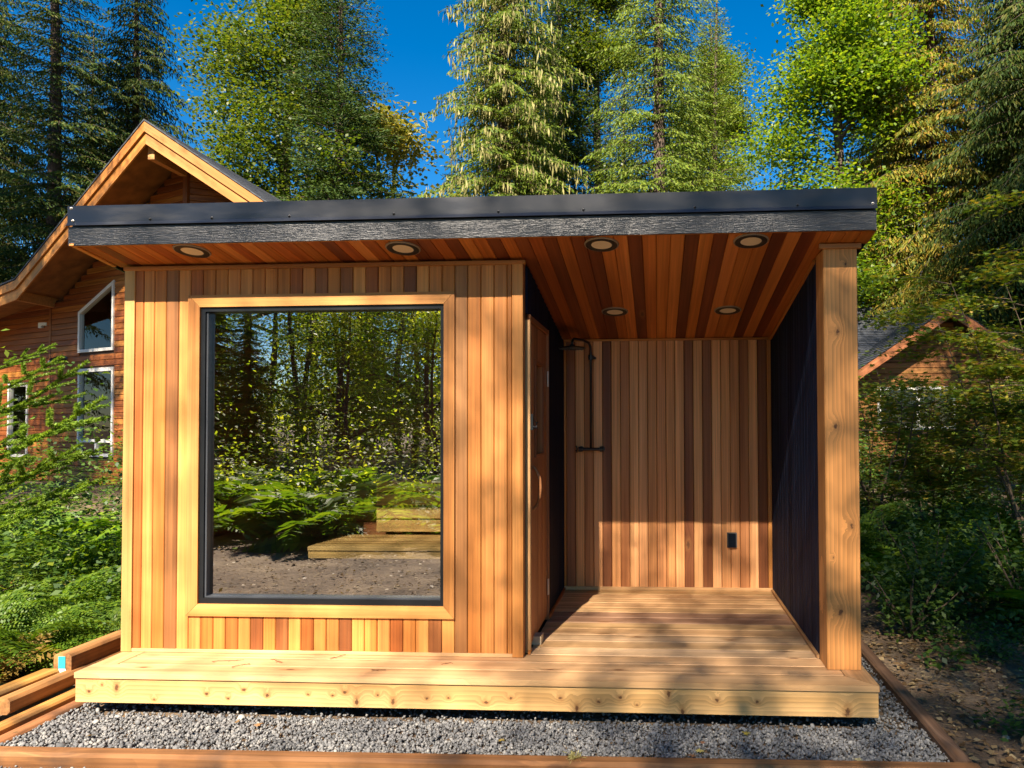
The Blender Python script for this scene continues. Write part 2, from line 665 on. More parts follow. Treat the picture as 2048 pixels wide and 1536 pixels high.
def mk_black_fascia():
    m, nt, N, L, out = new_mat("black_textured_fascia")
    p = N.new("ShaderNodeBsdfPrincipled")
    p.inputs["Base Color"].default_value = (0.010, 0.011, 0.014, 1)
    p.inputs["Roughness"].default_value = 0.34
    p.inputs["Specular IOR Level"].default_value = 0.6
    tc = N.new("ShaderNodeTexCoord")
    mp = N.new("ShaderNodeMapping")
    mp.inputs["Scale"].default_value = (16, 150, 150)
    L.new(tc.outputs["Object"], mp.inputs[0])
    t = N.new("ShaderNodeTexNoise")
    t.inputs["Scale"].default_value = 1.0
    t.inputs["Detail"].default_value = 4
    t.inputs["Distortion"].default_value = 1.0
    L.new(mp.outputs[0], t.inputs["Vector"])
    b = N.new("ShaderNodeBump")
    b.inputs["Strength"].default_value = 0.7
    b.inputs["Distance"].default_value = 0.005
    L.new(t.outputs["Fac"], b.inputs["Height"])
    L.new(b.outputs[0], p.inputs["Normal"])
    L.new(p.outputs[0], out.inputs[0])
    return m


MAT['flash'] = mk_flash()
MAT['bfascia'] = mk_black_fascia()


def mk_gravel():
    m, nt, N, L, out = new_mat("gravel_stone")
    ge = N.new("ShaderNodeNewGeometry")
    cr_ = N.new("ShaderNodeValToRGB")
    el = cr_.color_ramp.elements
    for pos, c in ((0.0, (0.075, 0.077, 0.080)), (0.35, (0.135, 0.137, 0.140)), (0.7, (0.18, 0.18, 0.18)), (0.93, (0.235, 0.23, 0.22))):
        e = el.new(pos)
        e.color = (*c, 1)
    el.remove(el[0])
    el[-1].color = (0.30, 0.29, 0.265, 1)
    L.new(ge.outputs["Random Per Island"], cr_.inputs[0])
    p = N.new("ShaderNodeBsdfPrincipled")
    p.inputs["Roughness"].default_value = 0.8
    L.new(cr_.outputs[0], p.inputs["Base Color"])
    L.new(p.outputs[0], out.inputs[0])
    return m


MAT['gravel'] = mk_gravel()


def mk_soil():
    m, nt, N, L, out = new_mat("forest_soil")
    tc = N.new("ShaderNodeTexCoord")
    t = N.new("ShaderNodeTexNoise")
    t.inputs["Scale"].default_value = 1.3
    t.inputs["Detail"].default_value = 9
    t.inputs["Roughness"].default_value = 0.7
    L.new(tc.outputs["Object"], t.inputs["Vector"])
    cr_ = N.new("ShaderNodeValToRGB")
    el = cr_.color_ramp.elements
    el[0].position, el[0].color = 0.3, (0.045, 0.029, 0.016, 1)
    el[1].position, el[1].color = 0.72, (0.26, 0.19, 0.115, 1)
    e = el.new(0.5)
    e.color = (0.125, 0.082, 0.048, 1)
    L.new(t.outputs["Fac"], cr_.inputs[0])
    p = N.new("ShaderNodeBsdfPrincipled")
    p.inputs["Roughness"].default_value = 0.95
    L.new(cr_.outputs[0], p.inputs["Base Color"])
    t2 = N.new("ShaderNodeTexNoise")
    t2.inputs["Scale"].default_value = 26
    t2.inputs["Detail"].default_value = 8
    L.new(tc.outputs["Object"], t2.inputs["Vector"])
    b = N.new("ShaderNodeBump")
    b.inputs["Strength"].default_value = 1.0
    b.inputs["Distance"].default_value = 0.03
    L.new(t2.outputs["Fac"], b.inputs["Height"])
    L.new(b.outputs[0], p.inputs["Normal"])
    L.new(p.outputs[0], out.inputs[0])
    return m


MAT['soil'] = mk_soil()

# leaf tints
MAT['fir'] = leafy("fir_needles", [(0.016, 0.038, 0.009), (0.034, 0.066, 0.011), (0.062, 0.092, 0.015)], 0.25, 0.01, 0.2, 0.6)
MAT['fir_light'] = leafy("hemlock_needles", [(0.055, 0.10, 0.012), (0.11, 0.165, 0.018), (0.18, 0.22, 0.028)], 0.3, 0.01, 0.2, 0.6)
MAT['lichen'] = leafy("hanging_lichen", [(0.20, 0.19, 0.07), (0.34, 0.31, 0.12), (0.46, 0.42, 0.20)], 0.3, 0.0)
MAT['cedar_leaf'] = leafy("cedar_sprays", [(0.016, 0.040, 0.009), (0.036, 0.070, 0.012), (0.062, 0.095, 0.015), (0.10, 0.095, 0.018)], 0.28, 0.01, 0.2, 0.6)  # greens darkened to stand in for shade on the cedars
MAT['cedar_sunlit'] = leafy("cedar_sprays_sunlit", [(0.07, 0.11, 0.015), (0.15, 0.18, 0.022), (0.26, 0.23, 0.028), (0.32, 0.18, 0.025)], 0.33, 0.01, 0.2, 0.6)  # sunlit copy of the cedar sprays: golden sunlight put into the colour
MAT['maple'] = leafy("maple_leaves", [(0.050, 0.110, 0.010), (0.090, 0.170, 0.013), (0.145, 0.23, 0.016), (0.22, 0.27, 0.02)], 0.58, 0.03, 0.2, 0.5)
MAT['alder'] = leafy("alder_leaves", [(0.040, 0.085, 0.010), (0.075, 0.130, 0.013), (0.115, 0.165, 0.016), (0.165, 0.195, 0.025)], 0.55, 0.03, 0.2, 0.5)
MAT['bright'] = leafy("backlit_leaves", [(0.10, 0.19, 0.014), (0.20, 0.30, 0.020), (0.31, 0.39, 0.028), (0.44, 0.45, 0.07)], 0.76, 0.04, 0.2, 0.5)  # colour lifted to stand in for light coming through the mirrored leaves
MAT['yellow'] = leafy("autumn_leaves", [(0.12, 0.15, 0.025), (0.20, 0.21, 0.035), (0.31, 0.28, 0.06), (0.36, 0.31, 0.12)], 0.45, 0.03, 0.2, 0.5)
MAT['gold'] = leafy("golden_leaves", [(0.34, 0.27, 0.02), (0.48, 0.31, 0.02), (0.50, 0.26, 0.02)], 0.42, 0.03, 0.2, 0.5)
MAT['sapling'] = leafy("sapling_needles", [(0.09, 0.18, 0.018), (0.16, 0.27, 0.026), (0.25, 0.35, 0.04)], 0.45, 0.02, 0.15, 0.5)
MAT['vine'] = leafy("vine_maple_leaves", [(0.06, 0.12, 0.012), (0.11, 0.17, 0.015), (0.19, 0.23, 0.018), (0.30, 0.20, 0.03)], 0.45, 0.03, 0.2, 0.5)
MAT['fern'] = leafy("fern_fronds", [(0.055, 0.13, 0.010), (0.105, 0.20, 0.014), (0.19, 0.28, 0.018)], 0.55, 0.02, 0.35, 0.5)
MAT['fern_dry'] = leafy("fern_fronds_dry", [(0.20, 0.12, 0.03), (0.30, 0.20, 0.05), (0.26, 0.22, 0.04)], 0.35, 0.01, 0.3)
MAT['shrub'] = leafy("shrub_leaves", [(0.022, 0.06, 0.010), (0.05, 0.11, 0.014), (0.11, 0.18, 0.018)], 0.4, 0.03, 0.2, 0.5)
MAT['litter'] = leafy("leaf_litter", [(0.08, 0.045, 0.02), (0.17, 0.10, 0.045), (0.28, 0.19, 0.09), (0.38, 0.30, 0.17)], 0.15, 0.02)
MAT['dead_leaf'] = leafy("fallen_leaf", [(0.30, 0.22, 0.05), (0.32, 0.24, 0.06)], 0.25, 0.05, 0.45)

# cedar tints
cL = (0.61, 0.262, 0.070)
cM = (0.49, 0.188, 0.040)
cR = (0.38, 0.120, 0.026)
cD = (0.195, 0.058, 0.016)
TINT = {'L': cL, 'M': cM, 'R': cR, 'D': cD}
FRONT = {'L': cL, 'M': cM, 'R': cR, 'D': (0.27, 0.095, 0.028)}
BACKW = {'L': (0.78, 0.39, 0.165), 'M': (0.68, 0.31, 0.12), 'R': (0.45, 0.18, 0.063), 'D': (0.25, 0.09, 0.032)}  # porch back wall boards lightened in colour to make up for weak ambient light
DECK = (0.61, 0.375, 0.18)


def jit(c, a=0.08):
    f = 1 + random.uniform(-a, a)
    return (c[0] * f, c[1] * f * (1 + random.uniform(-a, a) * 0.4), c[2] * f)


# ------------------------------------------------------------------ ground
GZ = -0.27


def build_ground():
    n = 150
    ax = np.sign(np.linspace(-1, 1, n)) * np.abs(np.linspace(-1, 1, n)) ** 2.2 * 240
    X, Y = np.meshgrid(ax, ax)
    Z = np.full_like(X, GZ)
    far = np.clip((np.hypot(X + 1, Y - 1) - 5) / 25, 0, 1)
    Z += far * (0.35 * np.sin(X * 0.21 + 1) * np.cos(Y * 0.17) + 0.2 * np.sin(X * 0.5 + Y * 0.4))
    Z += np.clip((np.hypot(X + 1, Y - 1) - 4) / 4, 0, 1) * 0.05 * np.sin(X * 2.1) * np.sin(Y * 1.7 + 1)
    V = np.stack([X, Y, Z], -1).reshape(-1, 3)
    i = np.arange(n * n).reshape(n, n)
    F = np.stack([i[:-1, :-1], i[:-1, 1:], i[1:, 1:], i[1:, :-1]], -1).reshape(-1, 4)
    tag(part("ground", mesh("ground", V, F, MAT['soil'], True)), kind="structure")
    MB().box(-3.36, 1.42, -0.46, 2.9, -0.30, -0.262).build("gravel_bed", MAT['soil'])["kind"] = "structure"


def ico():
    t = (1 + 5 ** 0.5) / 2
    V = np.array([(-1, t, 0), (1, t, 0), (-1, -t, 0), (1, -t, 0), (0, -1, t), (0, 1, t), (0, -1, -t), (0, 1, -t),
                  (t, 0, -1), (t, 0, 1), (-t, 0, -1), (-t, 0, 1)], float)
    V /= np.linalg.norm(V[0])
    F = np.array([(0, 11, 5), (0, 5, 1), (0, 1, 7), (0, 7, 10), (0, 10, 11), (1, 5, 9), (5, 11, 4), (11, 10, 2), (10, 7, 6), (7, 1, 8),
                  (3, 9, 4), (3, 4, 2), (3, 2, 6), (3, 6, 8), (3, 8, 9), (4, 9, 5), (2, 4, 11), (6, 2, 10), (8, 6, 7), (9, 8, 1)])
    return V, F


def rot_rand(n, rng):
    q = rng.normal(size=(n, 4))
    q /= np.linalg.norm(q, axis=1)[:, None]
    w, x, y, z = q.T
    return np.stack([np.stack([1 - 2 * (y * y + z * z), 2 * (x * y - z * w), 2 * (x * z + y * w)], -1),
                     np.stack([2 * (x * y + z * w), 1 - 2 * (x * x + z * z), 2 * (y * z - x * w)], -1),
                     np.stack([2 * (x * z - y * w), 2 * (y * z + x * w), 1 - 2 * (x * x + y * y)], -1)], 1)


def build_gravel():
    rng = np.random.default_rng(3)
    V0, F0 = ico()
    spots = []

    def fill(x0, x1, y0, y1, per, z):
        n = int((x1 - x0) * (y1 - y0) * per)
        spots.append(np.stack([rng.uniform(x0, x1, n), rng.uniform(y0, y1, n), z + rng.uniform(-0.012, 0.012, n)], -1))
    fill(-3.37, 1.43, -0.46, 0.02, 8600, -0.245)
    fill(-3.37, -3.2, 0.02, 0.6, 3500, -0.245)
    fill(1.1, 1.43, 0.02, 2.0, 3500, -0.245)
    fill(-3.2, 1.1, 0.02, 0.5, 1200, -0.25)
    fill(-4.1, -2.6, -0.95, -0.58, 3200, -0.262)
    P = np.concatenate(spots)
    n = len(P)
    sc = np.exp(rng.normal(np.log(0.0074), 0.30, (n, 1, 1))) * np.stack([rng.uniform(0.8, 1.35, n), rng.uniform(0.7, 1.1, n), rng.uniform(0.45, 0.8, n)], -1)[:, None, :]
    V = V0[None] * (1 + rng.uniform(-0.2, 0.22, (n, 12, 1))) * sc
    V = np.einsum('nij,nkj->nki', rot_rand(n, rng), V) + P[:, None, :]
    F = F0[None] + (np.arange(n) * 12)[:, None, None]
    o = part("gravel", mesh("gravel", V.reshape(-1, 3), F.reshape(-1, 3), MAT['gravel']))
    tag(o, "loose grey crushed stone gravel bed under and before the deck", "gravel", kind="stuff")


build_ground()
build_gravel()

# ------------------------------------------------------------------ sauna cabin
WX0, WX1 = -3.31, -0.80      # sauna box
BX0, BX1 = -0.785, 0.96      # alcove
YW, YB = 0.372, 2.12
RX0, RX1 = -3.42, 1.205
YR = 0.05


def zc(y):
    return 2.452 - 0.160 * (y - YR)


cabin = thing("sauna_cabin", "cedar clad sauna cabin with big picture window and open shower porch", "cabin", (-1.1, 0.9, -0.2))


def build_deck():
    d = MB()
    d.box(-3.28, 1.15, 0.045, 2.2, -0.17, -0.034)
    for x in (-3.0, -1.1, 0.9):
        d.box(x - 0.07, x + 0.07, 0.3, 0.44, -0.27, -0.171)
        d.box(x - 0.07, x + 0.07, 1.8, 1.94, -0.27, -0.171)
    deck = d.build("deck", MAT['backing'], cabin)
    T = 0.032
    # picture-frame boards: front (mitred right), right side, left side
    m = MB().prism([(-3.302, -0.012, 0), (1.171, -0.012, 0), (1.031, 0.135, 0), (-3.302, 0.135, 0)], (0, 0, -T))
    me = mesh("deck_board", m.V, [f[::-1] for f in m.F], MAT['deck'])
    part("deck_board", me, deck, None, (0.60, 0.37, 0.18))
    m = MB().prism([(1.1755, -0.010, 0), (1.1755, 0.5, 0), (1.035, 0.5, 0), (1.035, 0.139, 0)], (0, 0, -T))
    # local X along the board so that the grain runs with it
    mm = frame_m((1.1, 0, 0), (0, 1, 0), (-1, 0, 0))
    inv = mm.inverted()
    me = mesh("deck_board", [inv @ Vector(v) for v in m.V], [f[::-1] for f in m.F], MAT['deck'])
    part("deck_board", me, deck, mm, (0.50, 0.29, 0.13))
    plank("deck_board", deck, (-3.232, 0.139, 0.0005), (0, 1, 0), (-1, 0, 0), 0.24, 0.14, T, MAT['deck'], (0.62, 0.42, 0.2), 0.003)
    y = 0.139
    k = 0
    pitch = (YB - 0.139) / 14.0
    while k < 14:
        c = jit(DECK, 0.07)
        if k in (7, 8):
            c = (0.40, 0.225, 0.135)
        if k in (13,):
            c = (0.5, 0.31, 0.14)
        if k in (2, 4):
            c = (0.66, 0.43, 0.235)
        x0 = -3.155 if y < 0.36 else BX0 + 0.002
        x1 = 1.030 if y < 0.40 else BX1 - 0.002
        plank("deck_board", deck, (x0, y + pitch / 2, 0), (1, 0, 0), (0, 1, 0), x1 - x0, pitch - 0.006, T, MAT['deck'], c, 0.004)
        y += pitch
        k += 1
    # rim boards
    plank("fascia_board", deck, (-3.302, 0.0, -0.1035), (1, 0, 0), (0, 0, 1), 4.473, 0.139, 0.038, MAT['fascia'], (0.64, 0.39, 0.16), 0.003)
    plank("fascia_board", deck, (1.171, 0.039, -0.1035), (0, 1, 0), (0, 0, 1), 2.1, 0.137, 0.038, MAT['fascia'], (0.62, 0.42, 0.2), 0.003)
    plank("fascia_board", deck, (-3.302, 2.14, -0.1035), (0, -1, 0), (0, 0, 1), 2.1, 0.137, 0.038, MAT['fascia'], (0.62, 0.42, 0.2), 0.003)


def build_front_wall():
    zt = zc(YW) - 0.004
    w = MB()
    y0, y1 = YW, 0.46
    gx0, gx1, gz0, gz1 = -2.835, -1.268, 0.285, 2.145
    w.box(WX0 + 0.02, gx0, y0, y1, 0.002, zt)
    w.box(gx1, WX1 - 0.02, y0, y1, 0.002, zt)
    w.box(gx0, gx1, y0, y1, 0.002, gz0)
    w.box(gx0, gx1, y0, y1, gz1, zt)
    wall = w.build("front_wall", MAT['backing'], cabin)
    T = 0.016
    yf = YW - T          # outer face of cladding
    cols = "RLMDL"
    xb = [-3.245, -3.19, -3.12, -3.043, -2.962, -2.885]
    zb, H = 0.022, zt - 0.05
    for i, c in enumerate(cols):
        plank("plank", wall, ((xb[i] + xb[i + 1]) / 2, yf, zb), (0, 0, 1), (-1, 0, 0), H, xb[i + 1] - xb[i] - 0.0032, T - 0.001,
              MAT['cedar'], jit(TINT[c] if c != 'D' else (0.34, 0.15, 0.05)), 0.0042)
    top = "RMMLLMMMRLDMDLRMLDLMM"
    bot = "LMMRLDMDLRMLDLMLRMLDL"
    n = len(top)
    x0, x1 = -2.885, -1.219
    p = (x1 - x0) / n
    for i in range(n):
        xc = x0 + p * (i + .5)
        plank("plank", wall, (xc, yf, 2.20), (0, 0, 1), (-1, 0, 0), zb + H - 2.20, p - 0.0032, T - 0.001, MAT['cedar'], jit(FRONT[top[i]]), 0.0042)
        plank("plank", wall, (xc, yf, zb), (0, 0, 1), (-1, 0, 0), 0.215, p - 0.0032, T - 0.001, MAT['cedar'], jit(FRONT[bot[i]]), 0.0042)
    xr = [-1.219, -1.140, -1.058, -0.978, -0.898, -0.868]
    for i, c in enumerate("DMLLM"):
        plank("plank", wall, ((xr[i] + xr[i + 1]) / 2, yf, zb), (0, 0, 1), (-1, 0, 0), H, xr[i + 1] - xr[i] - 0.0032, T - 0.001, MAT['cedar'],
              jit(TINT[c] if c != 'D' else (0.34, 0.15, 0.05)), 0.0042)
    # corner boards, base and crown trim
    plank("corner_board", wall, (WX0 + 0.033, yf - 0.008, 0.004), (0, 0, 1), (-1, 0, 0), zt - 0.012, 0.066, 0.024, MAT['cedar'], (0.60, 0.36, 0.13), 0.002)
    plank("corner_board", wall, (WX1 - 0.033, yf - 0.008, 0.004), (0, 0, 1), (-1, 0, 0), zt - 0.03, 0.066, 0.024, MAT['cedar'], cL, 0.002)
    plank("corner_board", wall, (WX1 + 0.001, yf + 0.030, 0.004), (0, 0, 1), (0, -1, 0), zt - 0.03, 0.050, 0.020, MAT['cedar'], cR, 0.002)
    plank("base_trim", wall, (WX0 + 0.067, yf - 0.004, 0.012), (1, 0, 0), (0, 0, 1), WX1 - WX0 - 0.134, 0.021, 0.018, MAT['cedar'], (0.62, 0.38, 0.18), 0.002)
    plank("crown_trim", wall, (WX0 - 0.005, yf - 0.012, zt - 0.020), (1, 0, 0), (0, 0, 1), WX1 - WX0 + 0.02, 0.026, 0.026, MAT['cedar'], cM, 0.003)
    # left outer wall and left inner surface
    s = MB().box(WX0, WX0 + 0.018, YW - 0.02, YB + 0.1, 0.002, zc(YB + .1) - 0.01)
    side = s.build("side_wall", MAT['backing'], cabin)
    y = YW + 0.012
    while y < YB + 0.06:
        plank("plank", side, (WX0 - 0.012, y + 0.04, 0.01), (0, 0, 1), (0, 1, 0), zc(y) - 0.06, 0.0785, 0.0115, MAT['cedar'], jit(TINT[random.choice("LMMR")]), 0.0042)
        y += 0.08


def build_window():
    gx0, gx1, gz0, gz1 = -2.815, -1.283, 0.303, 2.128
    f = MB()
    t = 0.045
    yo, yi = 0.352, 0.44
    t = 0.028
    f.box(gx0, gx0 + t, yo, yi, gz0, gz1)
    f.box(gx1 - 0.022, gx1, yo, yi, gz0, gz1)
    f.box(gx0 + t, gx1 - 0.022, yo, yi, gz0, gz0 + t + 0.006)
    f.box(gx0 + t, gx1 - 0.022, yo, yi, gz1 - 0.026, gz1)
    win = f.build("window", MAT['frame_black'], cabin)
    g = MB().box(gx0 + t + 0.001, gx0 + t + 0.012, yo + 0.012, yo + 0.05, gz0 + t + 0.0065, gz1 - 0.03)
    g.box(gx0 + t + 0.012, gx1 - 0.023, yo + 0.012, yo + 0.05, gz0 + t + 0.0065, gz0 + t + 0.015)
    g.build("glazing_bead", simple("bead_grey", (0.05, 0.055, 0.065), 0.35), win)
    pane = MB()
    x0, x1, z0, z1 = gx0 + t - 0.005, gx1 - 0.018, gz0 + t - 0.005, gz1 - 0.022
    yp = 0.398
    pane.add([(x0, yp, z0), (x1, yp, z0), (x1, yp, z1), (x0, yp, z1)], [(0, 1, 2, 3)])
    pane.build("pane", MAT['glass'], win)
    # mitred casing
    O = (-2.890, -1.216, 0.229, 2.203)
    I = (gx0 - 0.001, gx1 + 0.001, gz0 - 0.001, gz1 + 0.001)
    yf, th = 0.338, 0.022
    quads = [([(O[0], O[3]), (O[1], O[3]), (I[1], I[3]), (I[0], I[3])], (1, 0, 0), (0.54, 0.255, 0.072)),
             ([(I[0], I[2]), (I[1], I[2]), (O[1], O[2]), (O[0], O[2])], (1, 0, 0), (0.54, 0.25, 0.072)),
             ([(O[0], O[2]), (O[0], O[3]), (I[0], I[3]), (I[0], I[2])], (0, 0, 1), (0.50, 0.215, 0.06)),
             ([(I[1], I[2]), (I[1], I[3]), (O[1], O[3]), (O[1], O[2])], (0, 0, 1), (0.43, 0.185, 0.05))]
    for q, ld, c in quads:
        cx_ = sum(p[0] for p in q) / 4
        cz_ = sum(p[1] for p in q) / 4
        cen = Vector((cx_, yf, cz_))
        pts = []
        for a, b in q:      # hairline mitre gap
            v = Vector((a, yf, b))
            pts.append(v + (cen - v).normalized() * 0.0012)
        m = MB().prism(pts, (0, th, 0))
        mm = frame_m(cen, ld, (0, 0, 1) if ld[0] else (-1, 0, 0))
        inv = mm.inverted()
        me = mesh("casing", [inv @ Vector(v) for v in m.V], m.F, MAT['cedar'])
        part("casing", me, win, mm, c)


def build_alcove():
    # back wall
    zt = zc(YB) - 0.002
    bw = MB().box(BX0 - 0.01, BX1 + 0.01, YB + 0.016, YB + 0.1, 0.001, zt).build("back_wall", MAT['backing'], cabin)
    seq = "DMRLDMRLLMMMLDLDLMMRLD"
    n = len(seq)
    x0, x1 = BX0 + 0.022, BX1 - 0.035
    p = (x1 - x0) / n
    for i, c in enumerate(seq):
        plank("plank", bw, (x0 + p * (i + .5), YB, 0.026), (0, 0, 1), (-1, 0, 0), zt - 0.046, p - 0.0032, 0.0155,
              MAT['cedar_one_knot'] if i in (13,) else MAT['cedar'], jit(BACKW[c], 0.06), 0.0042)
    plank("corner_trim", bw, (BX1 - 0.018, YB - 0.006, 0.03), (0, 0, 1), (-1, 0, 0), zt - 0.052, 0.032, 0.018, MAT['cedar'], cL, 0.002)
    plank("corner_trim", bw, (BX0 + 0.012, YB - 0.006, 0.03), (0, 0, 1), (-1, 0, 0), zt - 0.052, 0.018, 0.018, MAT['cedar'], cM, 0.002)
    plank("base_trim", bw, (BX0 + 0.002, YB - 0.010, 0.014), (1, 0, 0), (0, 0, 1), BX1 - BX0 - 0.004, 0.028, 0.02, MAT['cedar'], (0.6, 0.36, 0.17), 0.003)
    plank("crown_trim", bw, (BX0 + 0.002, YB - 0.010, zt - 0.010), (1, 0, 0), (0, 0, 1), BX1 - BX0 - 0.004, 0.018, 0.02, MAT['cedar'], cM, 0.003)
    # black side wall with the door opening (faces +x)
    zt2 = zc(YW) - 0.01
    lw = MB()
    lw.prism([(BX0 - 0.06, YW + 0.02, 0.002), (BX0 - 0.06, 0.43, 0.002), (BX0 - 0.06, 0.43, zc(0.43) - .01), (BX0 - 0.06, YW + 0.02, zt2)], (0.045, 0, 0))
    lw.prism([(BX0 - 0.06, 1.205, 0.002), (BX0 - 0.06, YB, 0.002), (BX0 - 0.06, YB, zc(YB) - .01), (BX0 - 0.06, 1.205, zc(1.205) - .01)], (0.045, 0, 0))
    lw.prism([(BX0 - 0.06, 0.43, 2.075), (BX0 - 0.06, 1.205, 2.075), (BX0 - 0.06, 1.205, zc(1.205) - .01), (BX0 - 0.06, 0.43, zc(.43) - .01)], (0.045, 0, 0))
    lwo = lw.build("porch_side_wall", MAT['backing'], cabin)
    y = YW + 0.058
    bk = (0.008, 0.012, 0.028)
    while y < YB - 0.02:
        w_ = min(0.092, YB - 0.012 - y)
        yc_ = y + w_ / 2
        z0 = 0.004
        if 0.43 < yc_ + w_ / 2 and yc_ - w_ / 2 < 1.20 and not (yc_ < 0.43):
            z0 = 2.078
        top = zc(y + w_) - 0.012
        if top - z0 > 0.02:
            plank("plank", lwo, (BX0, yc_, z0), (0, 0, 1), (0, -1, 0), top - z0, w_ - 0.002, 0.014, MAT['black_wood'], bk, 0.0025)
        y += 0.092
    plank("base_trim", lwo, (BX0 + 0.018, 1.215, 0.012), (0, 1, 0), (0, 0, 1), YB - 1.24, 0.022, 0.016, MAT['cedar'], cR, 0.003)
    plank("base_trim", lwo, (BX0 + 0.016, YW + 0.045, 0.012), (0, 1, 0), (0, 0, 1), 0.06, 0.022, 0.014, MAT['cedar'], cM, 0.003)
    # right wall, black boards inside
    rw = MB().prism([(BX1 + 0.016, 0.42, 0.001), (BX1 + 0.016, YB + 0.1, 0.001), (BX1 + 0.016, YB + .1, zc(YB + .1) - .006), (BX1 + 0.016, 0.42, zc(0.42) - .006)],
                    (0.16, 0, 0)).build("porch_end_wall", MAT['frame_black'], cabin)
    y = 0.42
    while y < YB - 0.01:
        w_ = min(0.092, YB - 0.004 - y)
        plank("plank", rw, (BX1, y + w_ / 2, 0.004), (0, 0, 1), (0, 1, 0), zc(y + w_) - 0.02, w_ - 0.002, 0.0155, MAT['black_wood'], (0.018, 0.027, 0.055), 0.0035)
        y += 0.092
    plank("base_trim", rw, (BX1 - 0.018, YB - 0.03, 0.012), (0, -1, 0), (0, 0, 1), YB - 0.455, 0.022, 0.017, MAT['cedar'], (0.42, 0.22, 0.09), 0.003)
    dy, dz = 1.66, -0.16 * 1.66
    plank("crown_trim", rw, (BX1 - 0.014, YB - 0.03, zc(YB) - 0.016), (0, -dy, -dz), (0, 0, 1), math.hypot(dy, dz), 0.024, 0.014, MAT['cedar'], cM, 0.003)
    # post
    post = plank("post", cabin, (1.054, 0.227, 0.003), (0, 0, 1), (-1, 0, 0), zc(0.227) - 0.036, 0.191, 0.191, MAT['post'], (0.68, 0.31, 0.095), 0.006, True)
    plank("post_trim", post, (0.935, 0.213, zc(0.22) - 0.019), (1, 0, 0), (0, 0, 1), 0.235, 0.030, 0.028, MAT['cedar'], (0.36, 0.15, 0.045), 0.004)


def build_ceiling():
    a = zc(YR) + 0.018
    c = MB().prism([(RX0 + 0.01, YR + 0.03, a), (RX1 - 0.01, YR + 0.03, a), (RX1 - 0.01, YB + 0.1, a - 0.16 * (YB + 0.07 - YR)), (RX0 + 0.01, YB + .1, a - 0.16 * (YB + .07 - YR))],
                   (0, 0, 0.02)).build("ceiling", MAT['backing'], cabin)
    ld = Vector((0, -1, 0.16)).normalized()
    alc = list("DRDMDDMLDMMLDMDLMMDLDM")
    x = RX0 + 0.045
    k = 0
    while x < RX1 - 0.05:
        w_ = 0.0805
        xc_ = x + w_ / 2
        if xc_ < WX1 - 0.02:
            yb_ = YW + 0.02
            col = TINT[random.choice("LMMMRRDL")]
        else:
            yb_ = YB + 0.02 if xc_ < BX1 + 0.03 else 0.24
            col = TINT[alc[min(k, len(alc) - 1)]]
            k += 1
        if WX1 - 0.02 <= xc_ and xc_ > BX1 + 0.0 and xc_ < BX1 + 0.04:
            yb_ = 0.24
        L_ = (yb_ - YR - 0.014) * math.sqrt(1 + 0.16 ** 2)
        wd = (1, 0, 0)
        col = (col[0] * 1.12, col[1] * 0.98, col[2] * 0.95)
        plank("plank", c, (xc_, yb_, zc(yb_)), ld, (-1, 0, 0), L_, w_ - 0.002, 0.015, MAT['cedar_knot'] if random.random() < 0.25 else MAT['cedar'], jit(col, 0.1), 0.003)
        x += 0.0805
    plank("edge_trim", c, (RX0 + 0.02, YR + 0.007, zc(YR) - 0.006), (1, 0, 0), (0, -1, 0), RX1 - RX0 - 0.04, 0.014, 0.012, MAT['cedar'], cM, 0.002)
    L_ = 0.33 * math.sqrt(1 + 0.16 ** 2)
    plank("edge_trim", c, (RX0 + 0.022, YW + 0.0, zc(YW) - 0.006), ld, (-1, 0, 0), L_, 0.028, 0.012, MAT['cedar'], cL, 0.002)


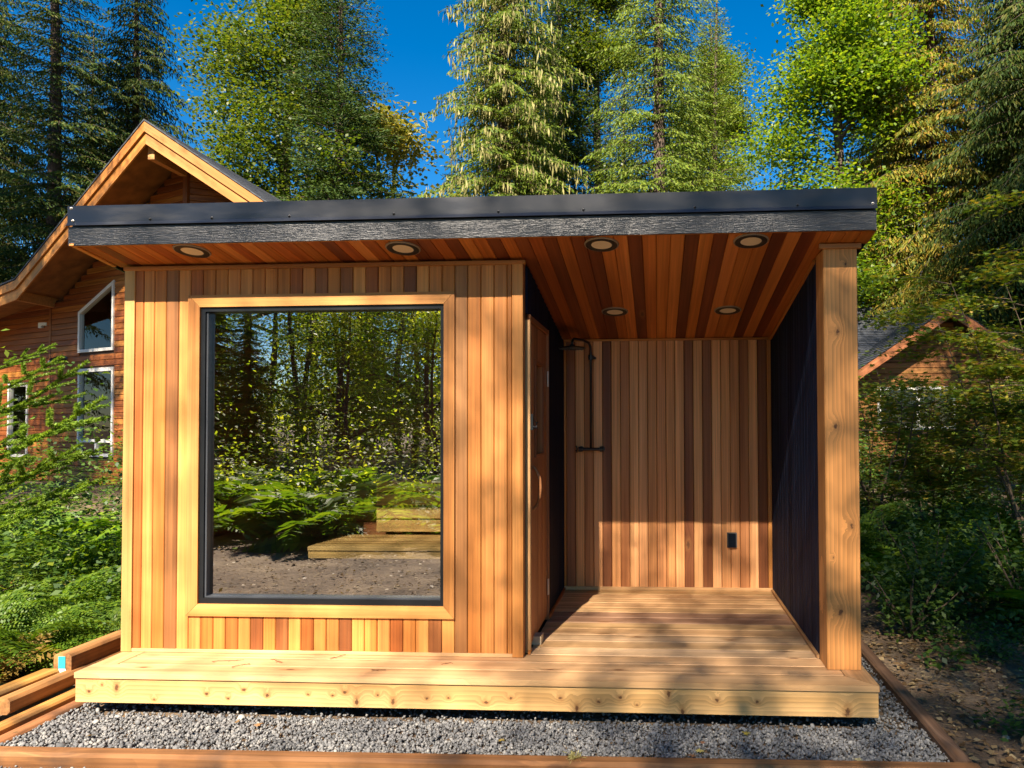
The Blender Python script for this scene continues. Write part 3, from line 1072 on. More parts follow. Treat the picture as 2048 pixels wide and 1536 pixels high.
def build_roof():
    z0, z1 = zc(YR), 2.677
    s = -0.16
    r = MB().prism([(RX0 + .012, YR + 0.012, z0 + 0.04), (RX1 - .012, YR + 0.012, z0 + 0.04), (RX1 - .012, YR + 0.012, z1 - 0.006), (RX0 + .012, YR + 0.012, z1 - 0.006)],
                   (0, 2.25, s * 2.25)).build("roof", MAT['frame_black'], cabin)
    zm = 2.558
    # textured fascia boards
    plank("fascia_board", r, (RX0, YR - 0.004, (z0 + zm) / 2 - 0.002), (1, 0, 0), (0, 0, 1), RX1 - RX0, zm - z0 + 0.006, 0.016, MAT['bfascia'], (1, 1, 1), 0.002)
    for x, ld, ox in ((RX1 + 0.001, (0, 1, s), 0.012), (RX0 - 0.001, (0, 1, s), 0.012)):
        if x > 0:
            plank("fascia_board", r, (x, YR + 0.012, (z0 + z1) / 2), (0, 1, s), (0, 0, 1), 2.25, z1 - z0, 0.012, MAT['bfascia'], (1, 1, 1), 0.002)
        else:
            plank("fascia_board", r, (x, YR + 0.012 + 2.25, (z0 + z1) / 2 + s * 2.25), (0, -1, -s), (0, 0, 1), 2.25, z1 - z0, 0.012, MAT['bfascia'], (1, 1, 1), 0.002)
    # metal flashing in lapped lengths with a kicked drip edge
    xs = [RX0 - 0.003, -2.12, 0.33, RX1 + 0.003]
    for i in range(3):
        yo = YR - 0.008 - 0.0012 * (i % 2)
        xa, xb_ = xs[i], xs[i + 1] + (0.03 if i < 2 else 0)
        prof = [(yo + 0.03, z1 + 0.003), (yo, z1 + 0.0025), (yo, zm + 0.024), (yo - 0.012, zm + 0.004), (yo - 0.0105, zm + 0.0025), (yo + 0.0018, zm + 0.022), (yo + 0.0018, z1), (yo + 0.03, z1)]
        m = MB().prism([(xa, a, b) for a, b in prof], (xb_ - xa, 0, 0))
        o = m.build("flashing_panel", MAT['flash'], r)
    for x in (-3.40, -3.39, -2.92, -2.55, -2.09, -1.48, -0.88, -0.40, 0.22, 0.78, 1.185):
        m = MB().lathe([(0.0, 0.007), (0.004, 0.0065), (0.006, 0.003), (0.0065, 0.0), (0.0085, 0.0)], 10,
                       Matrix.Translation((x, YR - 0.0095, zm + 0.034 if x != -3.40 else z1 - 0.012)) @ Matrix.Rotation(math.pi / 2, 4, 'X'))
        m.build("screw", MAT['steel'] if abs(x) > 3.38 or x > 1.1 else MAT['black_metal'], r, smooth=True)


def build_door():
    x = BX0
    y0, y1, z1 = 0.432, 1.203, 2.072
    d = MB()
    # slab made of stiles and rails around the light
    ly0, ly1, lz0, lz1 = 0.70, 1.00, 1.20, 1.80
    xs0, xs1 = x - 0.042, x - 0.006
    a0, a1 = y0 + 0.035, y1 - 0.035
    d.box(xs0, xs1, a0, ly0, 0.03, z1 - 0.035)
    d.box(xs0, xs1, ly1, a1, 0.03, z1 - 0.035)
    d.box(xs0, xs1, ly0, ly1, 0.03, lz0)
    d.box(xs0, xs1, ly0, ly1, lz1, z1 - 0.035)
    red = (0.36, 0.13, 0.045)
    mm = frame_m((x, a0, 0.03), (0, 0, 1), (0, 1, 0))
    inv = mm.inverted()
    door = part("door", mesh("door", [inv @ Vector(v) for v in d.V], d.F, MAT['cedar']), cabin, mm, red)
    # boards on the face
    y = a0
    while y < a1 - 0.01:
        w_ = min(0.085, a1 - y)
        for z0_, zz in ((0.035, lz0 - 0.02), (lz1 + 0.02, z1 - 0.04)) if (y + w_ > ly0 - 0.03 and y < ly1 + 0.03) else ((0.035, z1 - 0.04),):
            plank("door_board", door, (x + 0.001, y + w_ / 2, z0_), (0, 0, 1), (0, -1, 0), zz - z0_, w_ - 0.002, 0.006, MAT['cedar'], jit(red, 0.15), 0.002)
        y += 0.085
    for (oy, oz, L_, ld, wd) in ((ly0 - 0.01, lz0 - .02, lz1 - lz0 + .04, (0, 0, 1), (0, -1, 0)), (ly1 + 0.01, lz0 - .02, lz1 - lz0 + .04, (0, 0, 1), (0, -1, 0))):
        plank("glazing_trim", door, (x + 0.008, oy, oz), ld, wd, L_, 0.022, 0.012, MAT['cedar'], (0.3, 0.1, 0.035), 0.002)
    for oz in (lz0 - 0.009, lz1 + 0.009):
        plank("glazing_trim", door, (x + 0.008, ly0 + 0.001, oz), (0, 1, 0), (0, 0, 1), ly1 - ly0 - 0.002, 0.022, 0.012, MAT['cedar'], (0.3, 0.1, 0.035), 0.002)
    MB().add([(x - 0.02, ly0, lz0), (x - 0.02, ly1, lz0), (x - 0.02, ly1, lz1), (x - 0.02, ly0, lz1)], [(0, 1, 2, 3)]).build("pane", MAT['glass_door'], door)
    # casing
    plank("door_frame", door, (x + 0.014, y0 + 0.017, 0.004), (0, 0, 1), (0, -1, 0), z1 - 0.004, 0.034, 0.05, MAT['cedar'], (0.52, 0.30, 0.13), 0.002)
    plank("door_frame", door, (x + 0.014, y1 - 0.017, 0.004), (0, 0, 1), (0, -1, 0), z1 - 0.004, 0.034, 0.05, MAT['cedar'], (0.36, 0.15, 0.06), 0.002)
    plank("door_frame", door, (x + 0.0135, y0, z1 - 0.017), (0, 1, 0), (0, 0, 1), y1 - y0, 0.034, 0.05, MAT['cedar'], (0.36, 0.14, 0.05), 0.002)
    # curved wooden pull
    pts = [(x + 0.0, 0.60, 1.13), (x + 0.022, 0.61, 1.10), (x + 0.042, 0.615, 1.05), (x + 0.047, 0.615, 0.99), (x + 0.042, 0.615, 0.93), (x + 0.022, 0.61, 0.88), (x + 0.0, 0.60, 0.85)]
    MB().tube(pts, [0.009, 0.010, 0.011, 0.011, 0.011, 0.010, 0.009], 8).build("handle", MAT['cedar'], door, None, (0.42, 0.18, 0.07), True)
    for z in (1.72, 0.24):
        MB().box(x + 0.008, x + 0.0175, 1.150, 1.172, z - 0.055, z + 0.055).build("hinge", MAT['steel'], door)
    lk = MB().box(x + 0.0145, x + 0.03, y0 + 0.004, y0 + 0.03, 1.36, 1.46)
    lk.tube([(x + 0.028, y0 + 0.015, 1.38), (x + 0.05, y0 + 0.02, 1.375), (x + 0.052, y0 + 0.022, 1.41)], 0.011, 8)
    lk.build("latch", MAT['black_metal'], door)


def build_inside():
    # cedar lined room behind the window
    yb = 2.05
    x0, x1 = WX0 + 0.05, WX1 - 0.065
    room = MB()
    room.box(x0 - 0.01, x1 + 0.0, yb + 0.015, yb + 0.03, 0.0, 2.2)
    room.box(x0 - 0.025, x0 - 0.014, 0.47, yb, 0.0, 2.2)
    room.box(x1 + 0.005, x1 + 0.018, 1.21, yb, 0.0, 2.2)
    room.box(x0, x1, 0.47, yb, 0.002, 0.02)
    room.box(x0, x1, 0.47, yb, 2.145, 2.165)
    r = room.build("sauna_room", MAT['interior'], cabin)
    z = 0.03
    k = 0
    while z < 2.12:
        c = jit(random.choice([(0.34, 0.12, 0.05), (0.26, 0.09, 0.035), (0.40, 0.16, 0.06)]), 0.15)
        plank("lining_board", r, (x0 - 0.002, 0.478, z + 0.045), (0, 1, 0), (0, 0, 1), yb - 0.48, 0.0885, 0.011, MAT['cedar'], c, 0.003)
        plank("lining_board", r, (x0, yb, z + 0.045), (1, 0, 0), (0, 0, 1), x1 - x0, 0.0885, 0.011, MAT['cedar'], jit(c, 0.1), 0.003)
        z += 0.091
    # bench with slatted back
    bx0, bx1 = -2.60, x1 - 0.01
    pale = (0.80, 0.52, 0.20)
    b = MB().box(bx0 + 0.25, bx0 + 0.30, 1.40, 1.92, 0.02, 0.43)
    b.box(bx1 - 0.3, bx1 - 0.25, 1.40, 1.92, 0.02, 0.43)
    bench = b.build("bench", MAT['interior'], cabin)
    plank("apron", bench, (bx0, 1.30, 0.445), (1, 0, 0), (0, 0, 1), bx1 - bx0, 0.088, 0.03, MAT['cedar'], pale, 0.004)
    for i in range(6):
        plank("slat", bench, (bx0, 1.335 + 0.0 + i * 0.1, 0.492), (1, 0, 0), (0, 1, 0), bx1 - bx0, 0.092, 0.028, MAT['cedar'], jit(pale, 0.08), 0.004)
    for i, z in enumerate((0.515, 0.625, 0.735, 0.845)):
        plank("slat", bench, (bx0 + 0.28, 1.90, z + 0.045), (1, 0, 0), (0, 0, 1), bx1 - bx0 - 0.28, 0.098, 0.028, MAT['cedar'], jit(pale, 0.08), 0.004)
    for x in (bx0 + 0.45, bx1 - 0.2):
        plank("back_stile", bench, (x, 1.929, 0.50), (0, 0, 1), (-1, 0, 0), 0.48, 0.06, 0.03, MAT['cedar'], pale, 0.003)


build_deck()
build_front_wall()
build_window()
build_alcove()
build_ceiling()
build_roof()
build_door()
build_inside()

# lamps let into the soffit and porch ceiling
LAMPS = [(-2.744, 0.158, "round recessed downlight at the left end of the front soffit"),
         (-1.475, 0.178, "round recessed downlight in the soffit above the right side of the big window"),
         (-0.309, 0.176, "round recessed downlight at the front of the porch ceiling, beside the sauna corner"),
         (0.542, 0.166, "round recessed downlight at the front of the porch ceiling, nearest the post"),
         (-0.304, 1.395, "small round recessed downlight at the back of the porch ceiling near the shower"),
         (0.532, 1.395, "small round recessed downlight at the back of the porch ceiling near the dark end wall")]
for x, y, lab in LAMPS:
    t = thing("recessed_downlight", lab, "downlight", (x, y, zc(y)), 0, "round downlights in the cabin ceiling")
    base = Matrix.Translation((x, y, zc(y) - 0.0005)) @ Matrix.Rotation(-math.atan(0.16), 4, 'X') @ Matrix.Rotation(math.pi, 4, 'X')
    MB().lathe([(0.060, 0.0), (0.060, 0.007), (0.066, 0.009), (0.090, 0.009), (0.0905, 0.007)], 40, base).build("trim_ring", MAT['black_metal'], t, smooth=False)
    MB().lathe([(0.0905, 0.0), (0.0925, 0.008), (0.0985, 0.006), (0.100, 0.0)], 40, base).build("rim", simple("rim_grey", (0.30, 0.24, 0.18), 0.5) if x < -2.7 else bpy.data.materials["rim_grey"], t)
    MB().lathe([(0.0, 0.0062), (0.03, 0.0062), (0.0605, 0.0052)], 40, base).build("lens", MAT['lens'], t)


def build_shower():
    t = thing("shower_fixture", "matte black rain shower with riser pipe on the porch back wall", "shower", (-0.546, 2.1, 1.19))
    y = 2.045
    MB().tube([(-0.546, y, 1.19), (-0.546, y, 2.00), (-0.548, y - 0.01, 2.045), (-0.56, y - 0.05, 2.075), (-0.60, y - 0.14, 2.088), (-0.66, y - 0.24, 2.085), (-0.672, y - 0.26, 2.06), (-0.672, y - 0.262, 2.03)],
              0.011, 10).build("riser_pipe", MAT['black_metal'], t, smooth=True)
    h = MB().lathe([(0.0, 0.03), (0.02, 0.028), (0.025, 0.012), (0.105, 0.006), (0.110, 0.0), (0.105, -0.006), (0.0, -0.006)], 28, Matrix.Translation((-0.672, y - 0.262, 2.008)))
    head = h.build("shower_head", MAT['black_metal'], t, smooth=False)
    nz = MB()
    for k in range(40):
        a = k * 2.399
        rr = 0.1 * math.sqrt((k + .5) / 40)
        cx_, cy_ = -0.672 + rr * math.cos(a), y - 0.262 + rr * math.sin(a)
        nz.box(cx_ - 0.003, cx_ + 0.003, cy_ - 0.003, cy_ + 0.003, 1.996, 2.0015)
    nz.build("nozzle", simple("nozzle_grey", (0.16, 0.18, 0.2), 0.4), head)
    MB().tube([(-0.652, y, 1.187), (-0.62, y, 1.187), (-0.618, y, 1.187), (-0.475, y, 1.187), (-0.473, y, 1.187), (-0.440, y, 1.187)], [0.021, 0.021, 0.013, 0.013, 0.022, 0.022], 14).build("mixer_bar", MAT['black_metal'], t, smooth=False)
    for x in (-0.635, -0.458):
        MB().tube([(x, y, 1.187), (x, 2.118, 1.187)], [0.012, 0.012], 10).tube([(x, 2.108, 1.187), (x, 2.119, 1.187)], [0.024, 0.024], 16).build("wall_union", MAT['black_metal'], t)
    k = MB()
    for a in range(4):
        q = a * math.pi / 2 + 0.4
        k.tube([(-0.663, y, 1.187), (-0.668, y + 0.03 * math.cos(q), 1.187 + 0.03 * math.sin(q))], 0.006, 6)
    k.build("handle", MAT['black_metal'], t)
    MB().tube([(-0.546, y, 1.955), (-0.546, 2.119, 1.955)], 0.009, 8).tube([(-0.546, y - 0.018, 1.935), (-0.546, y - 0.018, 1.975)], 0.02, 12).tube([(-0.535, y - 0.02, 1.955), (-0.500, y - 0.03, 1.945)], [0.018, 0.008], 10).build("bracket", MAT['black_metal'], t)


build_shower()

ot = thing("outlet_cover", "dark weatherproof outlet cover on the porch back wall", "outlet cover", (0.622, 2.12, 0.424))
MB().prism([(0.584, 2.119, 0.360), (0.584, 2.119, 0.488), (0.590, 2.104, 0.484), (0.590, 2.104, 0.364)], (0.076, 0, 0)).build("box", simple("outlet_grey", (0.10, 0.10, 0.095), 0.5), ot)
MB().box(0.592, 0.655, 2.094, 2.1035, 0.367, 0.481).build("flap_cover", simple("outlet_blue", (0.003, 0.006, 0.014), 0.4, spec=0.2), ot)

blk = plank("wood_block", None, (-0.765, 0.607, 0.052), (0, 1, 0), (-1, 0, 0), 0.09, 0.062, 0.051, MAT['block'], (0.50, 0.40, 0.26), 0.002, True)
tag(blk, "small pale offcut block of wood on the deck at the foot of the door", "wood block")


# ------------------------------------------------------------------ landscape timbers
TB = (0.30, 0.145, 0.055)


def timber(lab, p0, p1, W, H, col=TB, c=0.012):
    p0, p1 = Vector(p0), Vector(p1)
    d = p1 - p0
    o = plank("landscape_timber", None, p0, d, (-d.y, d.x, 0), d.length, W, H, MAT['timber'], col, c, True)
    tag(o, lab, "timber", "timbers edging the gravel bed")
    return o


timber("long brown timber lying along the front of the gravel bed", (-4.3, -0.530, -0.20), (1.49, -0.452, -0.20), 0.088, 0.14, (0.25, 0.115, 0.042), 0.016)
timber("weathered dark brown timber along the right edge of the gravel bed", (1.445, -0.405, -0.20), (1.50, 3.2, -0.20), 0.085, 0.10, (0.17, 0.095, 0.055))
timber("lowest reddish timber beside the gravel on the left, nearest the deck", (-3.423, -0.55, -0.232), (-3.423, 2.2, -0.232), 0.09, 0.09, (0.36, 0.16, 0.065))
timber("second orange timber from the gravel on the left, behind the lowest one", (-3.523, -0.70, -0.205), (-3.523, 2.2, -0.205), 0.092, 0.09, (0.42, 0.20, 0.05))
timber("thick timber on the left whose cut pale end faces the camera", (-3.620, -0.125, -0.110), (-3.620, 2.1, -0.110), 0.090, 0.09, (0.34, 0.165, 0.055), 0.018)
timber("upper left timber lying under the plants, behind the one with a cut end", (-3.735, -0.62, -0.098), (-3.735, 0.318, -0.098), 0.11, 0.1, (0.42, 0.22, 0.05))
tt = timber("topmost left timber with a teal and white tag stapled to its end", (-3.665, 0.325, -0.012), (-3.665, 2.3, -0.012), 0.115, 0.125, (0.33, 0.16, 0.055), 0.014)
MB().box(-3.690, -3.645, 0.3215, 0.3245, -0.098, -0.025).build("tag", MAT['tagc'], tt)
MB().box(-3.687, -3.640, 0.3205, 0.3212, -0.128, -0.100).build("tag", MAT['tagw'], tt)


# ------------------------------------------------------------------ the log-sided house on the left
def vboard(name, parent, pts, d, mat, color, ld):
    mm = frame_m(pts[0], ld, (0, 0, 1))
    inv = mm.inverted()
    m = MB().prism(pts, d)
    return part(name, mesh(name, [inv @ Vector(v) for v in m.V], m.F, mat), parent, mm, color)


def build_left_house():
    px, py, k, s = -12.118, 13.70, 0.43, 0.60
    H = thing("wood_sided_house", "brown wood sided house with steep prow gable behind the cabin on the left", "house", (px - 3, py + 2, GZ))
    nk = math.hypot(1, k)
    sR = 0.70
    ztop = lambda t: (8.42 - s * t) if t < 5.4 else (8.42 - s * 5.4 - 0.13 * (t - 5.4))
    # backing walls
    def facet(sg, tmax, name):
        off = 0.03
        outl = [(0, GZ), (tmax, GZ), (tmax, 8.42 - sR * tmax), (0, 8.42)]
        pts = [(px + sg * t, py + k * t + off, z) for t, z in outl]
        if sg > 0:
            pts = pts[::-1]
        return pts
    # left facet with openings: build wall from strips
    wins = [(-16.60, -14.98, 0.55, 3.05), (-16.62, -15.0, 3.52, 5.45), (-20.22, -19.13, 0.47, 2.74)]
    wl_ = MB()
    wr = MB()
    wr.prism(facet(1, 7.0, "r"), (0, 0.12, 0))
    wall_r = wr.build("gable_wall", MAT['backing'], H)
    P = lambda x, z, o=0.0: Vector((x, py + k * (px - x) + 0.03, z)) + Vector((k, 1, 0)).normalized() * o
    xs = sorted({-24.0, px} | {w[0] for w in wins} | {w[1] for w in wins} | {px - 5.4})
    for a, b in zip(xs[:-1], xs[1:]):
        xm = (a + b) / 2
        cuts = sorted([(w[2], w[3]) for w in wins if w[0] < xm < w[1]])
        z = GZ
        segs = []
        for c0, c1 in cuts:
            segs.append((z, c0, False))
            z = c1
        segs.append((z, None, True))
        for z0, z1, top in segs:
            za, zb = (ztop(px - a), ztop(px - b)) if top else (z1, z1)
            if min(za, zb) - z0 < 0.01:
                continue
            wl_.prism([P(a, z0), P(b, z0), P(b, zb), P(a, za)], Vector((k, 1, 0)).normalized() * 0.1)
    wall_l = wl_.build("gable_wall", MAT['backing'], H)
    # siding boards
    dR = Vector((1, -k, 0)).normalized()
    row = 0.166
    z = GZ + 0.05
    while z < 8.2:
        zm = z + row / 2
        tm = (8.42 - (z + row)) / s
        if z + row > 5.14:
            xl = px - max(tm, 0)
        else:
            xl = -23.5
        spans = [(xl, px - 0.06)]
        blocks = [(-18.10, -17.98)] if z < 5.6 else []
        for w in wins:
            if w[2] - 0.03 < zm < w[3] + 0.03:
                x1_ = w[1]
                x0_ = w[0]
                if w[3] > 5 and zm > 4.69:   # sloping head
                    x0_ = w[0] + (zm - 4.69) / (5.46 - 4.69) * (w[1] - w[0])
                if x1_ - x0_ > 0.05:
                    blocks.append((x0_, x1_))
        for b0, b1 in blocks:
            ns = []
            for a, b in spans:
                if b1 <= a or b0 >= b:
                    ns.append((a, b))
                else:
                    if b0 - a > 0.04: ns.append((a, b0))
                    if b - b1 > 0.04: ns.append((b1, b))
            spans = ns
        for a, b in spans:
            if b - a < 0.05: continue
            c = jit(random.choice([(0.25, 0.078, 0.016), (0.30, 0.10, 0.02), (0.20, 0.058, 0.012), (0.36, 0.145, 0.028)]), 0.15)
            plank("siding_board", wall_l, P(a, zm, -0.035), dR, (0, 0, 1), (b - a) * nk, row - 0.008, 0.03, MAT['siding'], c, 0.012)
        if tm > 0.1 and z > 4.5:
            tr = min((8.42 - (z + row)) / sR, 7.0)
            if tr < 0.15:
                z += row
                continue
            o = Vector((px + 0.06, py + k * 0.06 + 0.03, zm)) + Vector((k, -1, 0)).normalized() * 0.035
            plank("siding_board", wall_r, o, (1, k, 0), (0, 0, 1), (tr - 0.06) * nk, row - 0.008, 0.03, MAT['siding'], jit((0.26, 0.095, 0.025), 0.2), 0.012)
        z += row
    # sloping-head infill boards end raggedly behind the window frame; corner and vertical trims
    plank("corner_post", wall_l, (px, py - 0.06, GZ), (0, 0, 1), (-1, 0, 0), 8.2 - GZ, 0.13, 0.12, MAT['siding'], (0.24, 0.085, 0.025), 0.01, True)
    plank("trim_board", wall_l, P(-18.04, GZ, -0.045), (0, 0, 1), -dR, 5.5 - GZ, 0.10, 0.03, MAT['siding'], (0.22, 0.08, 0.022), 0.006)
    # windows
    def win(x0, x1, z0, z1l, z1r, bars):
        f = MB()
        t = 0.085
        n_ = Vector((k, 1, 0)).normalized() * 0.12

        def bar(a, b, c, d):
            f.prism([P(*a, -0.07), P(*b, -0.07), P(*c, -0.07), P(*d, -0.07)], n_)
        tx = t / nk
        bar((x0, z0), (x0 + tx, z0), (x0 + tx, z1l + (z1r - z1l) * tx / (x1 - x0)), (x0, z1l))
        bar((x1 - tx, z0), (x1, z0), (x1, z1r), (x1 - tx, z1r - (z1r - z1l) * tx / (x1 - x0)))
        e = tx + 0.001
        sl = (z1r - z1l) / (x1 - x0)
        bar((x0 + e, z0), (x1 - e, z0), (x1 - e, z0 + t), (x0 + e, z0 + t))
        bar((x0 + e, z1l + sl * e - t * 1.2), (x1 - e, z1r - sl * e - t * 1.2), (x1 - e, z1r - sl * e), (x0 + e, z1l + sl * e))
        for b in bars:
            bar(*b)
        w = f.build("window", MAT['white_vinyl'], wall_l)
        MB().add([P(x0 + tx / 2, z0 + .04, 0.0), P(x1 - tx / 2, z0 + .04, 0.0), P(x1 - tx / 2, z1r - .04 - sl * tx / 2, 0), P(x0 + tx / 2, z1l - .04 + sl * tx / 2, 0)], [(0, 1, 2, 3)]).build("pane", MAT['glass_house'], w)
        return w
    win(-16.60, -14.98, 0.55, 3.05, 3.05, [((-16.51, 0.95), (-15.07, 0.95), (-15.07, 1.04), (-16.51, 1.04)), ((-15.78, 0.637), (-15.70, 0.637), (-15.70, 0.949), (-15.78, 0.949))])
    win(-16.62, -15.0, 3.52, 4.70, 5.47, [])
    win(-20.22, -19.13, 0.47, 2.74, 2.74, [])
    # dark rooms behind the panes
    for (x0, x1, z0, z1) in ((-17.6, -13.9, 0.3, 5.6), (-20.8, -18.7, 0.3, 3.0)):
        r = MB()
        r.prism([P(x0, z0, 1.6), P(x1, z0, 1.6), P(x1, z1, 1.6), P(x0, z1, 1.6)], Vector((k, 1, 0)).normalized() * 0.05)
        r.prism([P(x0, z0, 0.14), P(x0, z0, 1.6), P(x0, z1, 1.6), P(x0, z1, 0.14)], Vector((-0.05, 0.02, 0)))
        r.prism([P(x1, z0, 0.14), P(x1, z0, 1.6), P(x1, z1, 1.6), P(x1, z1, 0.14)], Vector((0.05, -0.02, 0)))
        r.prism([P(x0, z1 - .05, 0.14), P(x1, z1 - .05, 0.14), P(x1, z1 - .05, 1.6), P(x0, z1 - .05, 1.6)], Vector((0, 0, 0.04)))
        r.prism([P(x0, z0, 0.14), P(x1, z0, 0.14), P(x1, z0, 1.6), P(x0, z0, 1.6)], Vector((0, 0, 0.04)))
        r.build("room", MAT['interior'], H)
    # roof: two slopes with prow rakes
    ay, az, th = 12.25, 8.66, 0.16
    yb = 27.0
    R3 = lambda sg, t, z: Vector((px + sg * t, ay + k * t, z))
    zl = lambda t: az - s * t if t <= 5.4 else az - s * 5.4 - 0.13 * (t - 5.4)
    zz = lambda sg, t: zl(t) if sg < 0 else az - sR * t
    rf = MB()
    for sg, lst in ((-1, [(0, 5.4), (5.4, 12.0)]), (1, [(0, 7.2)])):
        for t0, t1 in lst:
            p = [R3(sg, t0, zz(sg, t0)), R3(sg, t1, zz(sg, t1)), Vector((px + sg * t1, yb, zz(sg, t1))), Vector((px + sg * t0, yb, zz(sg, t0)))]
            rf.prism(p if sg < 0 else p[::-1], (0, 0, -th))
    roof = rf.build("roof", simple("soffit_ply", (0.24, 0.10, 0.026), 0.7, noise=0.35, nscale=3), H)
    # shingle courses, butted row over row
    for sg, t0, t1 in ((1, 0.0, 7.35), (-1, 0.0, 5.4), (-1, 5.4, 12.1)):
        c = MB()
        t = t0
        while t < t1 - 0.05:
            e = min(t + 0.21, t1)
            za, zb = zz(sg, t) + 0.045, zz(sg, e) + 0.055
            yo = -0.10
            a, b = R3(sg, t, za) + Vector((0, yo, 0)), R3(sg, e, zb) + Vector((0, yo, 0))
            a2, b2 = Vector((a.x, yb, za)), Vector((b.x, yb, zb))
            pp = [a, b, b2, a2]
            c.prism(pp if sg < 0 else pp[::-1], (0, 0, -0.04))
            t = e
        o = c.build("shingle_courses", MAT['shingle'], roof)
        o["kind"] = "stuff"
    bc = (0.47, 0.20, 0.045)
    bl = (0.42, 0.185, 0.05)
    for sg, segs in ((-1, [(0, 5.4), (5.4, 12.0)]), (1, [(0, 7.2)])):
        for t0, t1 in segs:
            for (u, v, o, col, thk) in ((0.015, 0.245, -0.055, bc, 0.05), (0.25, 0.53, 0.0, jit(bc, 0.05), 0.05)):
                n_ = Vector((0, 1, 0))
                q = [R3(sg, t0, zz(sg, t0) - u), R3(sg, t1, zz(sg, t1) - u), R3(sg, t1, zz(sg, t1) - v), R3(sg, t0, zz(sg, t0) - v)]
                q = [a + Vector((0, o - 0.03, 0)) for a in q]
                if sg > 0:
                    q = q[::-1]
                vboard("barge_board", roof, q, n_ * thk, MAT['barge'], col, (q[1] - q[0]) if (q[1] - q[0]).length > 1 else (q[2] - q[1]))
    MB().box(px - 0.08, px + 0.08, ay + 0.16, py - 0.1, 7.83, 8.16).build("ridge_beam", simple("beam_wood", (0.44, 0.20, 0.06), 0.6, noise=0.2), roof)
    q = P(-17.8, 5.0)
    MB().prism([(-18.0, ay + k * 5.9 + 0.16, 4.95), (-17.84, ay + k * 5.9 + 0.16, 4.95), (-17.84, ay + k * 5.9 + .16, 5.25), (-18.0, ay + k * 5.9 + .16, 5.25)], (0, 1.35, 0)).build("bracket_beam", bpy.data.materials["beam_wood"], roof)
    # wall lamp and vent cap
    lo = P(-17.25, 3.38, -0.04)
    t = thing("wall_lamp", "small dark outdoor lamp on the house siding left of the tall windows", "wall lamp", lo)
    nn = -Vector((k, 1, 0)).normalized()
    MB().lathe([(0.0, 0.0), (0.09, 0.0), (0.09, 0.03), (0.03, 0.05)], 16, frame_m(lo, dR, (0, 0, 1)) if False else Matrix.Translation(lo) @ Matrix.Rotation(math.pi / 2, 4, 'X')).build("base", MAT['black_metal'], t)
    MB().tube([lo + nn * 0.04, lo + nn * 0.16 + Vector((-0.04, 0, -0.02)), lo + nn * 0.26 + Vector((-0.1, 0, -0.12))], [0.05, 0.09, 0.12], 14).build("shade", MAT['black_metal'], t)
    MB().tube([lo + nn * 0.27 + Vector((-0.105, 0, -0.125)), lo + nn * 0.33 + Vector((-0.13, 0, -0.19))], [0.085, 0.05], 14).build("bulb", MAT['white_vinyl'], t, smooth=True)
    vo = P(-18.34, 4.43, -0.06)
    v = MB().box(vo.x - 0.13, vo.x + 0.13, vo.y - 0.05, vo.y + 0.04, vo.z, vo.z + 0.09).box(vo.x - 0.13, vo.x - 0.03, vo.y - 0.05, vo.y + .04, vo.z - 0.07, vo.z - 0.001).build("wall_vent", MAT['white_vinyl'])
    tag(v, "tiny pale vent cap on the house siding at the left", "vent cap")


